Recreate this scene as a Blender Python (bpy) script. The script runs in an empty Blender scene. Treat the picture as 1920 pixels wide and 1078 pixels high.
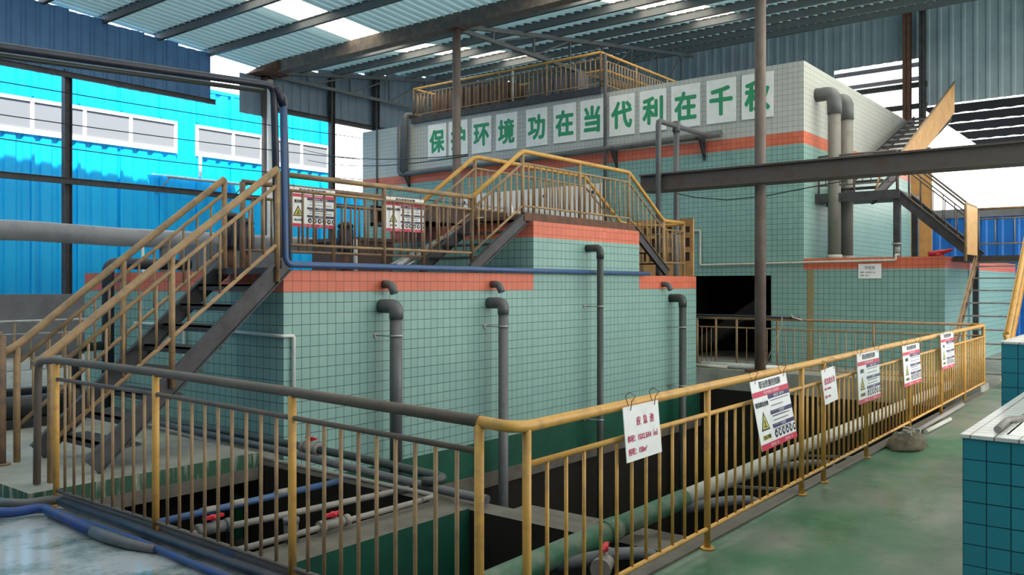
import bpy, math, random
from mathutils import Vector, Matrix, noise
random.seed(7)
S = bpy.context.scene
COL = S.collection
V = Vector

# ------------------------------------------------------------------ camera, sky, sun, exposure
# world axes: X runs along the long front wall of the tank, Y runs away to the left, Z up (metres)
YAW = math.atan2(math.cos(math.atan2(1265, 1600)), math.sin(math.atan2(1265, 1600)))
cd = bpy.data.cameras.new('camera'); cam = bpy.data.objects.new('camera', cd); COL.objects.link(cam)
cam.location = (0, 0, 1.6)
cam.rotation_euler = (math.pi / 2, 0, math.radians(90 - 51.67) - math.pi / 2)
cd.sensor_width = 36; cd.lens = 36 * 1600 / 1920; cd.shift_y = -6 / 1920; cd.clip_end = 400
S.camera = cam
wd = bpy.data.worlds.new('overcast_sky'); S.world = wd; wd.use_nodes = True
bg = wd.node_tree.nodes['Background']
bg.inputs[0].default_value = (1.0, 0.985, 0.955, 1); bg.inputs[1].default_value = 4.2
sl = bpy.data.lights.new('sun', 'SUN'); sun = bpy.data.objects.new('sun', sl); COL.objects.link(sun)
sl.energy = 12.5; sl.angle = math.radians(1.2); sl.color = (1.0, 0.97, 0.9)
sun.rotation_euler = V((0.22, 0.5, -0.83)).to_track_quat('-Z', 'Y').to_euler()
S.view_settings.view_transform = 'Standard'; S.view_settings.look = 'None'
S.view_settings.exposure = 0.0; S.view_settings.gamma = 1.0; S.view_settings.use_curve_mapping = False
S.cycles.use_denoising = True
S.cycles.max_bounces = 7; S.cycles.diffuse_bounces = 4; S.cycles.glossy_bounces = 3; S.cycles.transmission_bounces = 3

# ------------------------------------------------------------------ materials
def srgb(r, g, b):
    f = lambda c: (c / 12.92 if c <= 0.04045 else ((c + 0.055) / 1.055) ** 2.4)
    return (f(r / 255), f(g / 255), f(b / 255), 1)

class NT:
    def __init__(s, name):
        s.m = bpy.data.materials.new(name); s.m.use_nodes = True
        s.t = s.m.node_tree; s.b = s.t.nodes['Principled BSDF']; s.out = s.t.nodes['Material Output']
    def n(s, kind, **kw):
        nd = s.t.nodes.new(kind)
        for k, v in kw.items():
            if k in nd.inputs: nd.inputs[k].default_value = v
            else: setattr(nd, k, v)
        return nd
    def l(s, a, b): s.t.links.new(a, b)
    def pos(s): return s.n('ShaderNodeNewGeometry').outputs['Position']
    def noise(s, scale, detail=4, rough=0.6, vec=None, stretch=None):
        nd = s.n('ShaderNodeTexNoise'); nd.inputs['Scale'].default_value = scale
        nd.inputs['Detail'].default_value = detail; nd.inputs['Roughness'].default_value = rough
        v = vec or s.pos()
        if stretch:
            mp = s.n('ShaderNodeMapping'); mp.inputs['Scale'].default_value = stretch; s.l(v, mp.inputs[0]); v = mp.outputs[0]
        s.l(v, nd.inputs['Vector']); return nd.outputs[0]
    def ramp(s, fac, lo, hi):
        nd = s.n('ShaderNodeMapRange'); nd.inputs[1].default_value = lo; nd.inputs[2].default_value = hi
        s.l(fac, nd.inputs[0]); return nd.outputs[0]
    def mix(s, fac, a, b):
        nd = s.n('ShaderNodeMix'); nd.data_type = 'RGBA'
        for i, x in ((6, a), (7, b)):
            if isinstance(x, tuple): nd.inputs[i].default_value = x
            else: s.l(x, nd.inputs[i])
        if isinstance(fac, (int, float)): nd.inputs[0].default_value = fac
        else: s.l(fac, nd.inputs[0])
        return nd.outputs[2]
    def bump(s, h, strength=0.3, dist=0.01):
        nd = s.n('ShaderNodeBump'); nd.inputs['Strength'].default_value = strength; nd.inputs['Distance'].default_value = dist
        s.l(h, nd.inputs['Height']); s.l(nd.outputs[0], s.b.inputs['Normal'])
    def fin(s, col=None, rough=0.5, metal=0.0, spec=0.5):
        if col is not None:
            if isinstance(col, tuple): s.b.inputs['Base Color'].default_value = col
            else: s.l(col, s.b.inputs['Base Color'])
        if isinstance(rough, (int, float)): s.b.inputs['Roughness'].default_value = rough
        else: s.l(rough, s.b.inputs['Roughness'])
        s.b.inputs['Metallic'].default_value = metal; s.b.inputs['Specular IOR Level'].default_value = spec
        return s.m

def tile(name, c1, c2, grout, size=0.108, rough=0.42, gw=0.0042, dirt=0.35, dcol=None):
    t = NT(name); uv = t.n('ShaderNodeUVMap')
    br = t.n('ShaderNodeTexBrick'); br.offset = 0.0; br.squash = 1.0
    t.l(uv.outputs[0], br.inputs['Vector'])
    for k, v in (('Color1', c1), ('Color2', c2), ('Mortar', grout)): br.inputs[k].default_value = v
    br.inputs['Scale'].default_value = 1; br.inputs['Mortar Size'].default_value = gw; br.inputs['Mortar Smooth'].default_value = 0.2
    br.inputs['Brick Width'].default_value = size; br.inputs['Row Height'].default_value = size; br.inputs['Bias'].default_value = 0
    d = t.ramp(t.noise(0.9, 5, 0.65, stretch=(1, 1, 0.45)), 0.45, 0.8)
    ml = t.n('ShaderNodeMath', operation='MULTIPLY'); t.l(d, ml.inputs[0]); ml.inputs[1].default_value = dirt
    col = t.mix(ml.outputs[0], br.outputs[0], dcol or tuple(x * 0.62 for x in c1[:3]) + (1,))
    t.bump(br.outputs[1], 0.25, -0.003)
    return t.fin(col, rough, 0, 0.35)

def painted(name, base, dirt, lo=0.45, hi=0.75, scale=6, rough=0.45, spec=0.4, amount=1.0, stretch=None, metal=0):
    t = NT(name); f = t.ramp(t.noise(scale, 6, 0.65, stretch=stretch), lo, hi)
    ml = t.n('ShaderNodeMath', operation='MULTIPLY'); t.l(f, ml.inputs[0]); ml.inputs[1].default_value = amount
    return t.fin(t.mix(ml.outputs[0], base, dirt), rough, metal, spec)

def translucent(name, col, amount=0.6, rough=0.5):
    t = NT(name); t.fin(col, rough)
    tr = t.n('ShaderNodeBsdfTranslucent'); tr.inputs[0].default_value = col
    mx = t.n('ShaderNodeMixShader'); mx.inputs[0].default_value = amount
    t.l(t.b.outputs[0], mx.inputs[1]); t.l(tr.outputs[0], mx.inputs[2]); t.l(mx.outputs[0], t.out.inputs[0]); return t.m

M = {}
M['teal'] = tile('teal_tile', srgb(138, 174, 166), srgb(131, 168, 161), srgb(38, 68, 66), gw=.0034)
M['orange'] = tile('orange_tile', srgb(218, 116, 88), srgb(208, 106, 78), srgb(120, 58, 46), gw=.003)
M['pale'] = tile('pale_tile', srgb(192, 193, 188), srgb(186, 188, 183), srgb(100, 106, 104), gw=.003)  # upper tiles of the tall tank: greying by light put into the colour
M['bluetile'] = tile('blue_tile', srgb(52, 140, 158), srgb(46, 132, 150), srgb(16, 48, 62), rough=0.3, dirt=0.5, gw=0.003)
M['whitetile'] = tile('white_tile', srgb(216, 216, 212), srgb(208, 208, 205), srgb(120, 118, 112), rough=0.25)
M['yellow'] = painted('yellow_paint', srgb(208, 158, 80), srgb(150, 114, 78), 0.5, 0.8, 9, 0.42)
M['ochre'] = painted('ochre_dusty_paint', srgb(166, 134, 96), srgb(122, 102, 84), 0.42, 0.72, 7, 0.5)
M['brown_rail'] = painted('brown_dusty_paint', srgb(140, 112, 88), srgb(104, 88, 78), 0.4, 0.7, 6, 0.55)
M['grey_rail'] = painted('grimy_rail_paint', srgb(104, 92, 82), srgb(84, 78, 74), 0.4, 0.7, 5, 0.55)
M['rust'] = painted('rusty_steel', srgb(110, 72, 54), srgb(70, 56, 50), 0.4, 0.7, 8, 0.7)
M['dark'] = painted('dark_steel', srgb(70, 70, 74), srgb(52, 48, 48), 0.4, 0.7, 6, 0.55)
M['beam'] = painted('brown_steel_beam', srgb(86, 78, 74), srgb(84, 62, 52), 0.5, 0.7, 3, 0.6)
M['column'] = painted('column_paint', srgb(116, 104, 98), srgb(92, 72, 64), 0.45, 0.75, 4, 0.6, stretch=(1, 1, .4))
M['roofsteel'] = painted('roof_steel', srgb(100, 104, 108), srgb(128, 116, 104), 0.5, 0.8, 5, 0.6)
M['valley'] = painted('valley_rust', srgb(92, 84, 80), srgb(126, 106, 90), 0.45, 0.7, 6, 0.75)
M['pvc'] = painted('grey_pvc', srgb(98, 99, 102), srgb(80, 78, 76), 0.5, 0.8, 5, 0.42)
M['pvc_light'] = painted('light_grey_pvc', srgb(146, 140, 134), srgb(120, 110, 104), 0.5, 0.8, 5, 0.5)
M['pvc_dark'] = painted('dark_green_grey_pvc', srgb(66, 72, 70), srgb(54, 58, 56), 0.5, 0.8, 5, 0.4)
M['pvc_pale'] = painted('pale_pvc', srgb(192, 188, 176), srgb(150, 144, 132), 0.5, 0.8, 6, 0.5)
M['pvc_white'] = painted('white_pvc', srgb(214, 214, 210), srgb(186, 186, 182), 0.5, 0.8, 6, 0.45)
M['pvc_green'] = painted('green_splashed_pvc', srgb(42, 98, 72), srgb(118, 124, 110), 0.42, 0.68, 5, 0.5)  # green with grey patches by noise, used on the near lengths
M['blue'] = painted('blue_pipe_paint', srgb(64, 92, 138), srgb(82, 96, 116), 0.45, 0.75, 7, 0.45)
M['bluedeep'] = painted('deep_blue_pipe', srgb(38, 70, 136), srgb(58, 66, 84), 0.45, 0.7, 9, 0.42)
M['navy'] = painted('navy_pipe', srgb(42, 46, 62), srgb(60, 60, 66), 0.45, 0.7, 7, 0.4)
M['black'] = painted('black_plastic', srgb(34, 36, 40), srgb(52, 52, 52), 0.5, 0.8, 8, 0.4)
M['red'] = painted('red_plastic', srgb(200, 40, 56), srgb(150, 40, 46), 0.5, 0.8, 10, 0.4)
M['metal'] = painted('galvanised', srgb(176, 178, 178), srgb(140, 140, 138), 0.4, 0.7, 12, 0.35, metal=0.5)
M['white'] = painted('white_board', srgb(242, 242, 240), srgb(226, 226, 222), 0.45, 0.8, 5, 0.45)
M['whitepanel'] = painted('white_panel', srgb(246, 236, 230), srgb(232, 220, 214), 0.45, 0.8, 3, 0.5)
M['green_ink'] = NT('green_ink').fin(srgb(46, 150, 104), 0.5)
M['red_ink'] = NT('red_ink').fin(srgb(200, 44, 92), 0.5)
M['redband'] = NT('red_print').fin(srgb(206, 52, 78), 0.5)
M['blueband'] = NT('navy_print').fin(srgb(58, 54, 100), 0.5)
M['black_ink'] = NT('black_ink').fin(srgb(40, 40, 46), 0.5)
M['white_ink'] = NT('white_ink').fin(srgb(236, 226, 228), 0.5)
M['yellow_ink'] = NT('yellow_ink').fin(srgb(206, 196, 84), 0.5)
M['grey_ink'] = NT('grey_ink').fin(srgb(120, 120, 128), 0.5)
M['glass'] = NT('window_glass').fin(srgb(132, 136, 142), 0.35, spec=.2)
M['whiteframe'] = NT('white_window_frame').fin(srgb(235, 238, 240), 0.5)
M['neigh'] = painted('blue_cladding', srgb(0, 186, 246), srgb(0, 170, 236), 0.4, 0.8, 0.6, 0.45)
M['bluefence'] = painted('blue_sheet', srgb(20, 110, 196), srgb(14, 84, 160), 0.4, 0.8, 1.0, 0.45)
M['clad'] = painted('grey_blue_cladding', srgb(120, 138, 156), srgb(98, 114, 132), 0.4, 0.75, 0.8, 0.5)
M['clad_dark'] = painted('dark_cladding', srgb(80, 122, 166), srgb(66, 102, 142), 0.4, 0.75, 0.8, 0.5)
M['clad_back'] = painted('back_cladding', srgb(146, 160, 170), srgb(122, 138, 150), 0.4, 0.75, 0.8, 0.5)
M['roof'] = translucent('roof_sheet', srgb(150, 178, 186), 0.10)
M['skylight'] = translucent('skylight_sheet', srgb(240, 238, 226), 0.8)
M['canopy'] = translucent('canopy_sheet', srgb(210, 218, 226), 0.5)
M['concrete'] = painted('concrete', srgb(150, 150, 142), srgb(112, 112, 104), 0.4, 0.75, 3, 0.6)
M['concrete_dark'] = painted('dark_concrete', srgb(104, 98, 90), srgb(80, 76, 70), 0.4, 0.7, 4, 0.75)
M['low_wall'] = painted('grey_render', srgb(118, 118, 124), srgb(90, 88, 92), 0.4, 0.75, 1.5, 0.75)
M['pitdark'] = NT('wet_black_concrete').fin(srgb(34, 32, 28), 0.8, spec=0.2)  # unlit depth of pit and opening put into colour, with blackish stain
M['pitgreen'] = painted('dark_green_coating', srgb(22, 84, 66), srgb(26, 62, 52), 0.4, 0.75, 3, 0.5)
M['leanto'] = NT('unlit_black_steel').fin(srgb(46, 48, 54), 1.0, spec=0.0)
M['pvc_mid'] = painted('mid_grey_pvc', srgb(124, 121, 115), srgb(104, 100, 94), 0.5, 0.8, 4, 0.5)
M['bag'] = painted('grimy_sack', srgb(110, 100, 82), srgb(70, 62, 50), 0.4, 0.7, 14, 0.9)
M['tan'] = painted('tan_paint', srgb(200, 150, 90), srgb(170, 122, 76), 0.4, 0.75, 4, 0.6)
M['brown'] = painted('brown_sheet', srgb(104, 84, 78), srgb(82, 64, 60), 0.4, 0.75, 3, 0.6)
M['duct'] = painted('wrapped_grey', srgb(140, 140, 146), srgb(112, 112, 122), 0.4, 0.75, 2.5, 0.45)
M['rope'] = NT('rope_fibre').fin(srgb(186, 176, 160), 0.9)
M['wire'] = NT('rusty_wire').fin(srgb(86, 62, 46), 0.7)
M['cable'] = NT('black_cable').fin(srgb(26, 26, 30), 0.6)

def floor_mat(name, wear_lo, wear_hi):
    t = NT(name)
    n1 = t.noise(0.8, 8, 0.68); n2 = t.noise(5, 6, 0.7); n3 = t.noise(0.35, 4, 0.55)
    c = t.mix(t.ramp(n2, 0.3, 0.75), srgb(70, 120, 88), srgb(54, 98, 74))
    c = t.mix(t.ramp(n1, wear_lo, wear_hi), c, srgb(126, 130, 120))
    c = t.mix(t.ramp(t.noise(2.2, 6, 0.7), 0.6, 0.85), c, srgb(60, 66, 58))
    t.bump(n2, 0.15, 0.01)
    return t.fin(c, t.ramp(n3, 0.25, 0.85), 0, 0.45)
M['floor'] = floor_mat('green_floor_paint', 0.44, 0.62)
def wet_mat():
    t = NT('wet_worn_floor')
    n1 = t.noise(1.3, 8, 0.7); n2 = t.noise(6, 6, 0.7)
    c = t.mix(t.ramp(n1, 0.38, 0.54), srgb(50, 92, 80), srgb(172, 178, 184))  # pale patches: worn paint plus glare of the bright gap put into colour
    c = t.mix(t.ramp(n2, 0.58, 0.8), c, srgb(56, 62, 60))
    t.bump(n2, 0.12, 0.01)
    return t.fin(c, t.ramp(t.noise(0.9, 5, 0.6), 0.3, 1.6), 0, 1.0)
M['wetfloor'] = wet_mat()
def slab_mat():
    t = NT('slab_edge_paint')
    n = t.noise(14, 4, 0.6, stretch=(1, 1, 0.12))
    return t.fin(t.mix(t.ramp(n, 0.52, 0.66), srgb(36, 78, 58), srgb(150, 154, 140)), 0.7)
M['slabedge'] = slab_mat()
M['rusty_stain'] = painted('iron_stain', srgb(150, 128, 88), srgb(124, 150, 126), 0.45, 0.7, 6, 0.4)

# ------------------------------------------------------------------ mesh building
class MB:
    def __init__(s): s.v = []; s.f = []; s.m = []; s.uv = []; s.sm = []
    def face(s, pts, mat=0, uv=None, smooth=False):
        i = len(s.v); s.v.extend([tuple(p) for p in pts]); s.f.append(tuple(range(i, i + len(pts))))
        s.m.append(mat); s.uv.append(uv); s.sm.append(smooth)
    def box(s, x0, x1, y0, y1, z0, z1, mat=0, top=None, uvm=True):
        x0, x1 = sorted((x0, x1)); y0, y1 = sorted((y0, y1)); z0, z1 = sorted((z0, z1))
        tm = mat if top is None else top
        s.face([(x0, y0, z0), (x1, y0, z0), (x1, y0, z1), (x0, y0, z1)], mat, [(x0, z0), (x1, z0), (x1, z1), (x0, z1)])
        s.face([(x1, y1, z0), (x0, y1, z0), (x0, y1, z1), (x1, y1, z1)], mat, [(x1, z0), (x0, z0), (x0, z1), (x1, z1)])
        s.face([(x0, y1, z0), (x0, y0, z0), (x0, y0, z1), (x0, y1, z1)], mat, [(y1, z0), (y0, z0), (y0, z1), (y1, z1)])
        s.face([(x1, y0, z0), (x1, y1, z0), (x1, y1, z1), (x1, y0, z1)], mat, [(y0, z0), (y1, z0), (y1, z1), (y0, z1)])
        s.face([(x0, y0, z1), (x1, y0, z1), (x1, y1, z1), (x0, y1, z1)], tm, [(x0, y0), (x1, y0), (x1, y1), (x0, y1)])
        s.face([(x0, y1, z0), (x1, y1, z0), (x1, y0, z0), (x0, y0, z0)], mat, [(x0, y1), (x1, y1), (x1, y0), (x0, y0)])
        return s
    def bar(s, p, q, w, h, up=(0, 0, 1), mat=0):
        p, q = V(p), V(q); d = (q - p).normalized(); sd = d.cross(V(up))
        if sd.length < 1e-4: sd = d.cross(V((0, 1, 0)))
        sd.normalize(); u = sd.cross(d).normalized(); c = []
        for e in (p, q):
            for a, b in ((-1, -1), (1, -1), (1, 1), (-1, 1)): c.append(e + sd * a * w / 2 + u * b * h / 2)
        for f in ((0, 1, 5, 4), (1, 2, 6, 5), (2, 3, 7, 6), (3, 0, 4, 7), (3, 2, 1, 0), (4, 5, 6, 7)):
            s.face([c[i] for i in f], mat)
        return s
    def channel(s, p, q, w, h, t=0.012, up=(0, 0, 1), mat=0):   # C / I section: web and two flanges
        p, q = V(p), V(q); d = (q - p).normalized(); sd = d.cross(V(up)).normalized(); u = sd.cross(d).normalized()
        s.bar(p, q, t, h, up, mat)
        for k in (-1, 1): s.bar(p + u * k * (h / 2 - t / 2), q + u * k * (h / 2 - t / 2), w, t, up, mat)
        return s
    def tube(s, pts, r, seg=12, bend=0.0, bseg=5, mat=0, caps=True, closed=False):
        pts = [V(p) for p in pts]
        if bend > 0 and len(pts) > 2:
            o = [pts[0]]
            for a, b, c in zip(pts, pts[1:], pts[2:]):
                d1 = (a - b); d2 = (c - b); k = min(bend, d1.length * 0.48, d2.length * 0.48)
                p1 = b + d1.normalized() * k; p2 = b + d2.normalized() * k
                for i in range(bseg + 1):
                    t = i / bseg; o.append((1 - t) ** 2 * p1 + 2 * t * (1 - t) * b + t * t * p2)
            o.append(pts[-1]); pts = o
        n = len(pts); tang = []
        for i in range(n):
            if i == 0: d = pts[1] - pts[0]
            elif i == n - 1: d = pts[-1] - pts[-2]
            else: d = (pts[i + 1] - pts[i]).normalized() + (pts[i] - pts[i - 1]).normalized()
            tang.append(d.normalized() if d.length > 1e-9 else V((0, 0, 1)))
        a = V((0, 0, 1)) if abs(tang[0].z) < 0.9 else V((1, 0, 0))
        u = tang[0].cross(a).normalized(); rings = []; base = len(s.v)
        rr = r if isinstance(r, (list, tuple)) else [r] * n
        for i in range(n):
            u = (u - tang[i] * u.dot(tang[i])).normalized(); w = tang[i].cross(u)
            rad = rr[i] if i < len(rr) else rr[-1]
            rings.append([len(s.v) + k for k in range(seg)])
            for k in range(seg):
                an = 2 * math.pi * k / seg; s.v.append(tuple(pts[i] + (u * math.cos(an) + w * math.sin(an)) * rad))
        for i in range(n - 1):
            for k in range(seg):
                k2 = (k + 1) % seg
                s.f.append((rings[i][k], rings[i][k2], rings[i + 1][k2], rings[i + 1][k])); s.m.append(mat); s.uv.append(None); s.sm.append(True)
        if caps:
            s.f.append(tuple(reversed(rings[0]))); s.m.append(mat); s.uv.append(None); s.sm.append(False)
            s.f.append(tuple(rings[-1])); s.m.append(mat); s.uv.append(None); s.sm.append(False)
        return s
    def cyl(s, p, q, r, seg=12, mat=0): return s.tube([p, q], r, seg, mat=mat)
    def corr(s, o, ud, vd, ul, vl, pitch=0.22, depth=0.028, mat=0, flat=0.55, vn=1):   # corrugated sheet: ribs run along vd
        o, ud, vd = V(o), V(ud).normalized(), V(vd).normalized(); nrm = ud.cross(vd).normalized()
        prof = []; x = 0.0
        while x < ul - 1e-6:
            for fx, d in ((0, 0), (flat, 0), (flat + (1 - flat) * .25, 1), (flat + (1 - flat) * .75, 1)):
                if x + fx * pitch < ul: prof.append((x + fx * pitch, d))
            x += pitch
        prof.append((ul, 0))
        for (a, da), (b, db) in zip(prof, prof[1:]):
            for j in range(vn):
                v0, v1 = vl * j / vn, vl * (j + 1) / vn
                s.face([o + ud * a + vd * v0 + nrm * da * depth, o + ud * b + vd * v0 + nrm * db * depth,
                        o + ud * b + vd * v1 + nrm * db * depth, o + ud * a + vd * v1 + nrm * da * depth], mat)
        return s
    def build(s, name, mats, parent=None, weld=False):
        off = V((0, 0, 0))
        if parent is not None:
            q = parent
            while q is not None: off += V(q.location); q = q.parent
        elif s.v:
            xs = [p[0] for p in s.v]; ys = [p[1] for p in s.v]; zs = [p[2] for p in s.v]
            off = V(((min(xs) + max(xs)) / 2, (min(ys) + max(ys)) / 2, min(zs)))
        me = bpy.data.meshes.new(name)
        me.from_pydata([(p[0] - off.x, p[1] - off.y, p[2] - off.z) for p in s.v], [], s.f)
        if not isinstance(mats, (list, tuple)): mats = [mats]
        for m in mats: me.materials.append(M[m] if isinstance(m, str) else m)
        ul = me.uv_layers.new(name='UVMap'); li = 0
        for pi, p in enumerate(me.polygons):
            p.material_index = s.m[pi]; p.use_smooth = s.sm[pi]
            if s.uv[pi]:
                for k, l in enumerate(p.loop_indices): ul.data[l].uv = s.uv[pi][k]
        me.update()
        o = bpy.data.objects.new(name, me); COL.objects.link(o)
        if parent is not None: o.parent = parent
        else: o.location = off
        return o

def tag(o, label=None, cat=None, group=None, kind=None):
    if label: o['label'] = label
    if cat: o['category'] = cat
    if group: o['group'] = group
    if kind: o['kind'] = kind
    return o
def thing(name, loc, label, cat, group=None):
    o = bpy.data.objects.new(name, None); COL.objects.link(o); o.location = loc; o.empty_display_size = 0.1
    return tag(o, label, cat, group)
def sub(name, parent, loc=None):
    o = bpy.data.objects.new(name, None); COL.objects.link(o); o.parent = parent; o.empty_display_size = 0.05; return o
def struct(name, mb, mats): return tag(mb.build(name, mats), kind='structure')
def clone(o, name, parent, loc):   # a copy that shares the mesh
    c = o.copy(); c.name = name; COL.objects.link(c); c.parent = parent; c.location = loc; return c
def wloc(o):
    p = V((0, 0, 0))
    while o is not None: p += V(o.location); o = o.parent
    return p

def text_faces(txt, size, bold=0.0, align='CENTER'):
    cu = bpy.data.curves.new('t', 'FONT'); cu.body = txt; cu.size = size; cu.align_x = align; cu.align_y = 'CENTER'; cu.offset = bold
    cu.resolution_u = 3
    ob = bpy.data.objects.new('t', cu); COL.objects.link(ob)
    me = bpy.data.meshes.new_from_object(ob.evaluated_get(bpy.context.evaluated_depsgraph_get()))
    vs = [v.co.copy() for v in me.vertices]; fs = [tuple(p.vertices) for p in me.polygons]
    bpy.data.objects.remove(ob); bpy.data.curves.remove(cu); bpy.data.meshes.remove(me)
    return vs, fs
def put_text(mb, fr, txt, u, v, size, mat=0, bold=0.0, sx=1.0, lift=0.004, align='CENTER'):
    vs, fs = text_faces(txt, size, 0.0, align); n = len(mb.f)
    offs = [(0, 0)] if bold == 0 else [(0, 0)] + [(bold * math.cos(a * math.pi / 4), bold * math.sin(a * math.pi / 4)) for a in range(8)]
    for q, (du, dv) in enumerate(offs):
        i = len(mb.v)
        for p in vs: mb.v.append(tuple(fr(u + p.x * sx + du, v + p.y + dv, lift + q * 1e-4)))
        for f in fs: mb.f.append(tuple(k + i for k in f)); mb.m.append(mat); mb.uv.append(None); mb.sm.append(False)

def frame(o, ud, vd):
    o, ud, vd = V(o), V(ud).normalized(), V(vd).normalized(); n = ud.cross(vd).normalized()
    return lambda u, v, w=0.0: o + ud * u + vd * v + n * w
def quad(mb, fr, u0, u1, v0, v1, w, mat=0):
    mb.face([fr(u0, v0, w), fr(u1, v0, w), fr(u1, v1, w), fr(u0, v1, w)], mat)
def slab(mb, fr, u0, u1, v0, v1, w0, w1, mat=0):
    c = [fr(a, b, w) for w in (w0, w1) for a, b in ((u0, v0), (u1, v0), (u1, v1), (u0, v1))]
    for f in ((3, 2, 1, 0), (4, 5, 6, 7), (0, 1, 5, 4), (1, 2, 6, 5), (2, 3, 7, 6), (3, 0, 4, 7)): mb.face([c[i] for i in f], mat)

# ------------------------------------------------------------------ the setting: floor, pits, walls, roof
f = MB()
f.box(-10, 30, -12, 2.37, -0.25, 0); struct('floor', f, 'floor')
f = MB()
f.box(-10, 2.95, 2.37, 6.5, -0.25, 0); f.box(-10, 2.65, 6.5, 19.9, -0.25, 0); struct('floor_left', f, 'wetfloor')
f = MB()
f.box(14.1, 30, 2.37, 19.9, -0.25, 0); f.box(4.57, 14.1, 10.9, 19.9, -0.25, 0); f.box(4.57, 5.1, 6.9, 10.9, -0.25, 0.0)
struct('floor_back', f, 'concrete')
f = MB(); f.box(2.65, 4.57, 6.5, 19.9, -0.03, 0.10, 1, top=0); f.box(2.95, 4.57, 6.5, 6.62, -0.14, -0.03, 2); struct('floor_slab', f, ['concrete', 'slabedge', 'concrete_dark'])
f = MB(); f.box(-80, -10, -80, 80, -0.3, -0.05); f.box(-10, 30, -80, -12, -0.3, -0.05); f.box(-10, 30, 19.9, 80, -0.3, -0.05); f.box(30, 110, -80, 80, -0.3, -0.05)
struct('ground_outside', f, 'concrete')
# pits
f = MB()
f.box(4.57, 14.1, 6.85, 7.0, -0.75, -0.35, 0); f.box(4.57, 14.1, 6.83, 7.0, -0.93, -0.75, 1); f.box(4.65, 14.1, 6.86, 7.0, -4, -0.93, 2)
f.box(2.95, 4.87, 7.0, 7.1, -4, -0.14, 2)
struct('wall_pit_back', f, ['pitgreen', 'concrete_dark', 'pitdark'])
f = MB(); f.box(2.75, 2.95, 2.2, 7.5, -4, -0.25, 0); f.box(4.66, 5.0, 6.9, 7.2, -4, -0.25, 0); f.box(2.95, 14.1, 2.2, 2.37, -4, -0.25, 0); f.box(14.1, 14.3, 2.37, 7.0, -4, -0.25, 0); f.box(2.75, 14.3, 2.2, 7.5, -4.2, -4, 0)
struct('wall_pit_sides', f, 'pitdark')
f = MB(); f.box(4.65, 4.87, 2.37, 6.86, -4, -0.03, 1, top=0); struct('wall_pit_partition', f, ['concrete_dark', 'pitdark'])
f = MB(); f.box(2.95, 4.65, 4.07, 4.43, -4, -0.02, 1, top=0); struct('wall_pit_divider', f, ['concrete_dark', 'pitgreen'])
f = MB(); f.box(14.1, 14.75, 2.37, 7.6, 0, 0.1); struct('floor_ledge', f, 'concrete')
f = MB(); f.box(2.95, 14.1, 2.31, 2.42, -0.25, 0.015); struct('trim_kerb', f, 'concrete_dark')

R1 = lambda x: 7.68 + 0.07 * (14.28 - x)          # roof sheet height, near bay
R2 = lambda x: 7.68 + 0.155 * (x - 14.28)         # far bay, rising again beyond the valley
def roof(name, xa, xb, fn, strips, mat):
    mb = MB(); d = V((xb - xa, 0, fn(xb) - fn(xa)))
    for y0, y1 in strips: mb.corr((xa, y0, fn(xa)), (0, 1, 0), d, y1 - y0, d.length, pitch=0.25, depth=0.06, flat=0.76)
    return struct(name, mb, mat)
SKY = [(-2.7, -1.6), (3.3, 4.4), (9.3, 10.4)]; SKY2 = [(-3.6, -1.2), (2.2, 5.2), (9.3, 10.4)]
roof('roof_front', -9, 14.28, R1, [(-6, -2.7), (-1.6, 3.3), (4.4, 9.3), (10.4, 15.3), (16.35, 20.35)], 'roof')
roof('roof_back', 14.28, 26.2, R2, [(-6, -3.6), (-1.2, 2.2), (5.2, 9.3), (10.4, 15.7), (17.05, 20.35)], 'roof')
roof('roof_back_gap', 21.4, 26.2, R2, [(a, b) for a, b in SKY2] + [(15.7, 17.05)], 'roof')
def skylight(xa, xb, fn, y0, y1, label):
    mb = MB(); d = V((xb - xa, 0, fn(xb) - fn(xa))); mb.corr((xa, y0 - .04, fn(xa) + .02), (0, 1, 0), d, y1 - y0 + .08, d.length, pitch=0.25, depth=0.06, flat=0.76)
    tag(mb.build('skylight_sheet', 'skylight'), label, 'skylight', 'translucent skylight sheets in the roof')
skylight(-9, 14.28, R1, 15.3, 16.35, 'long bright skylight sheet in the near roof slope, above the blue cladding')
skylight(14.28, 21.4, R2, 15.7, 17.05, 'bright skylight sheet crossed by roof beams, left of the middle round column')
skylight(14.28, 21.4, R2, 9.3, 10.4, 'bright skylight sheet at the top of the photo, above the slogan wall')
for k, (a, b) in enumerate(SKY):  # unseen skylights added to brighten the hall, far ones widened for light
    skylight(-9, 14.28, R1, a, b, ['skylight sheet overhead nearest the open side of the hall', 'skylight sheet overhead above the right railing', 'skylight sheet overhead above the tank walkway'][k] + ', near slope')
    if k < 2: skylight(14.28, 21.4, R2, SKY2[k][0], SKY2[k][1], ['skylight sheet nearest the open side of the hall', 'skylight sheet above the low right tank'][k] + ', far slope')

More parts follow.
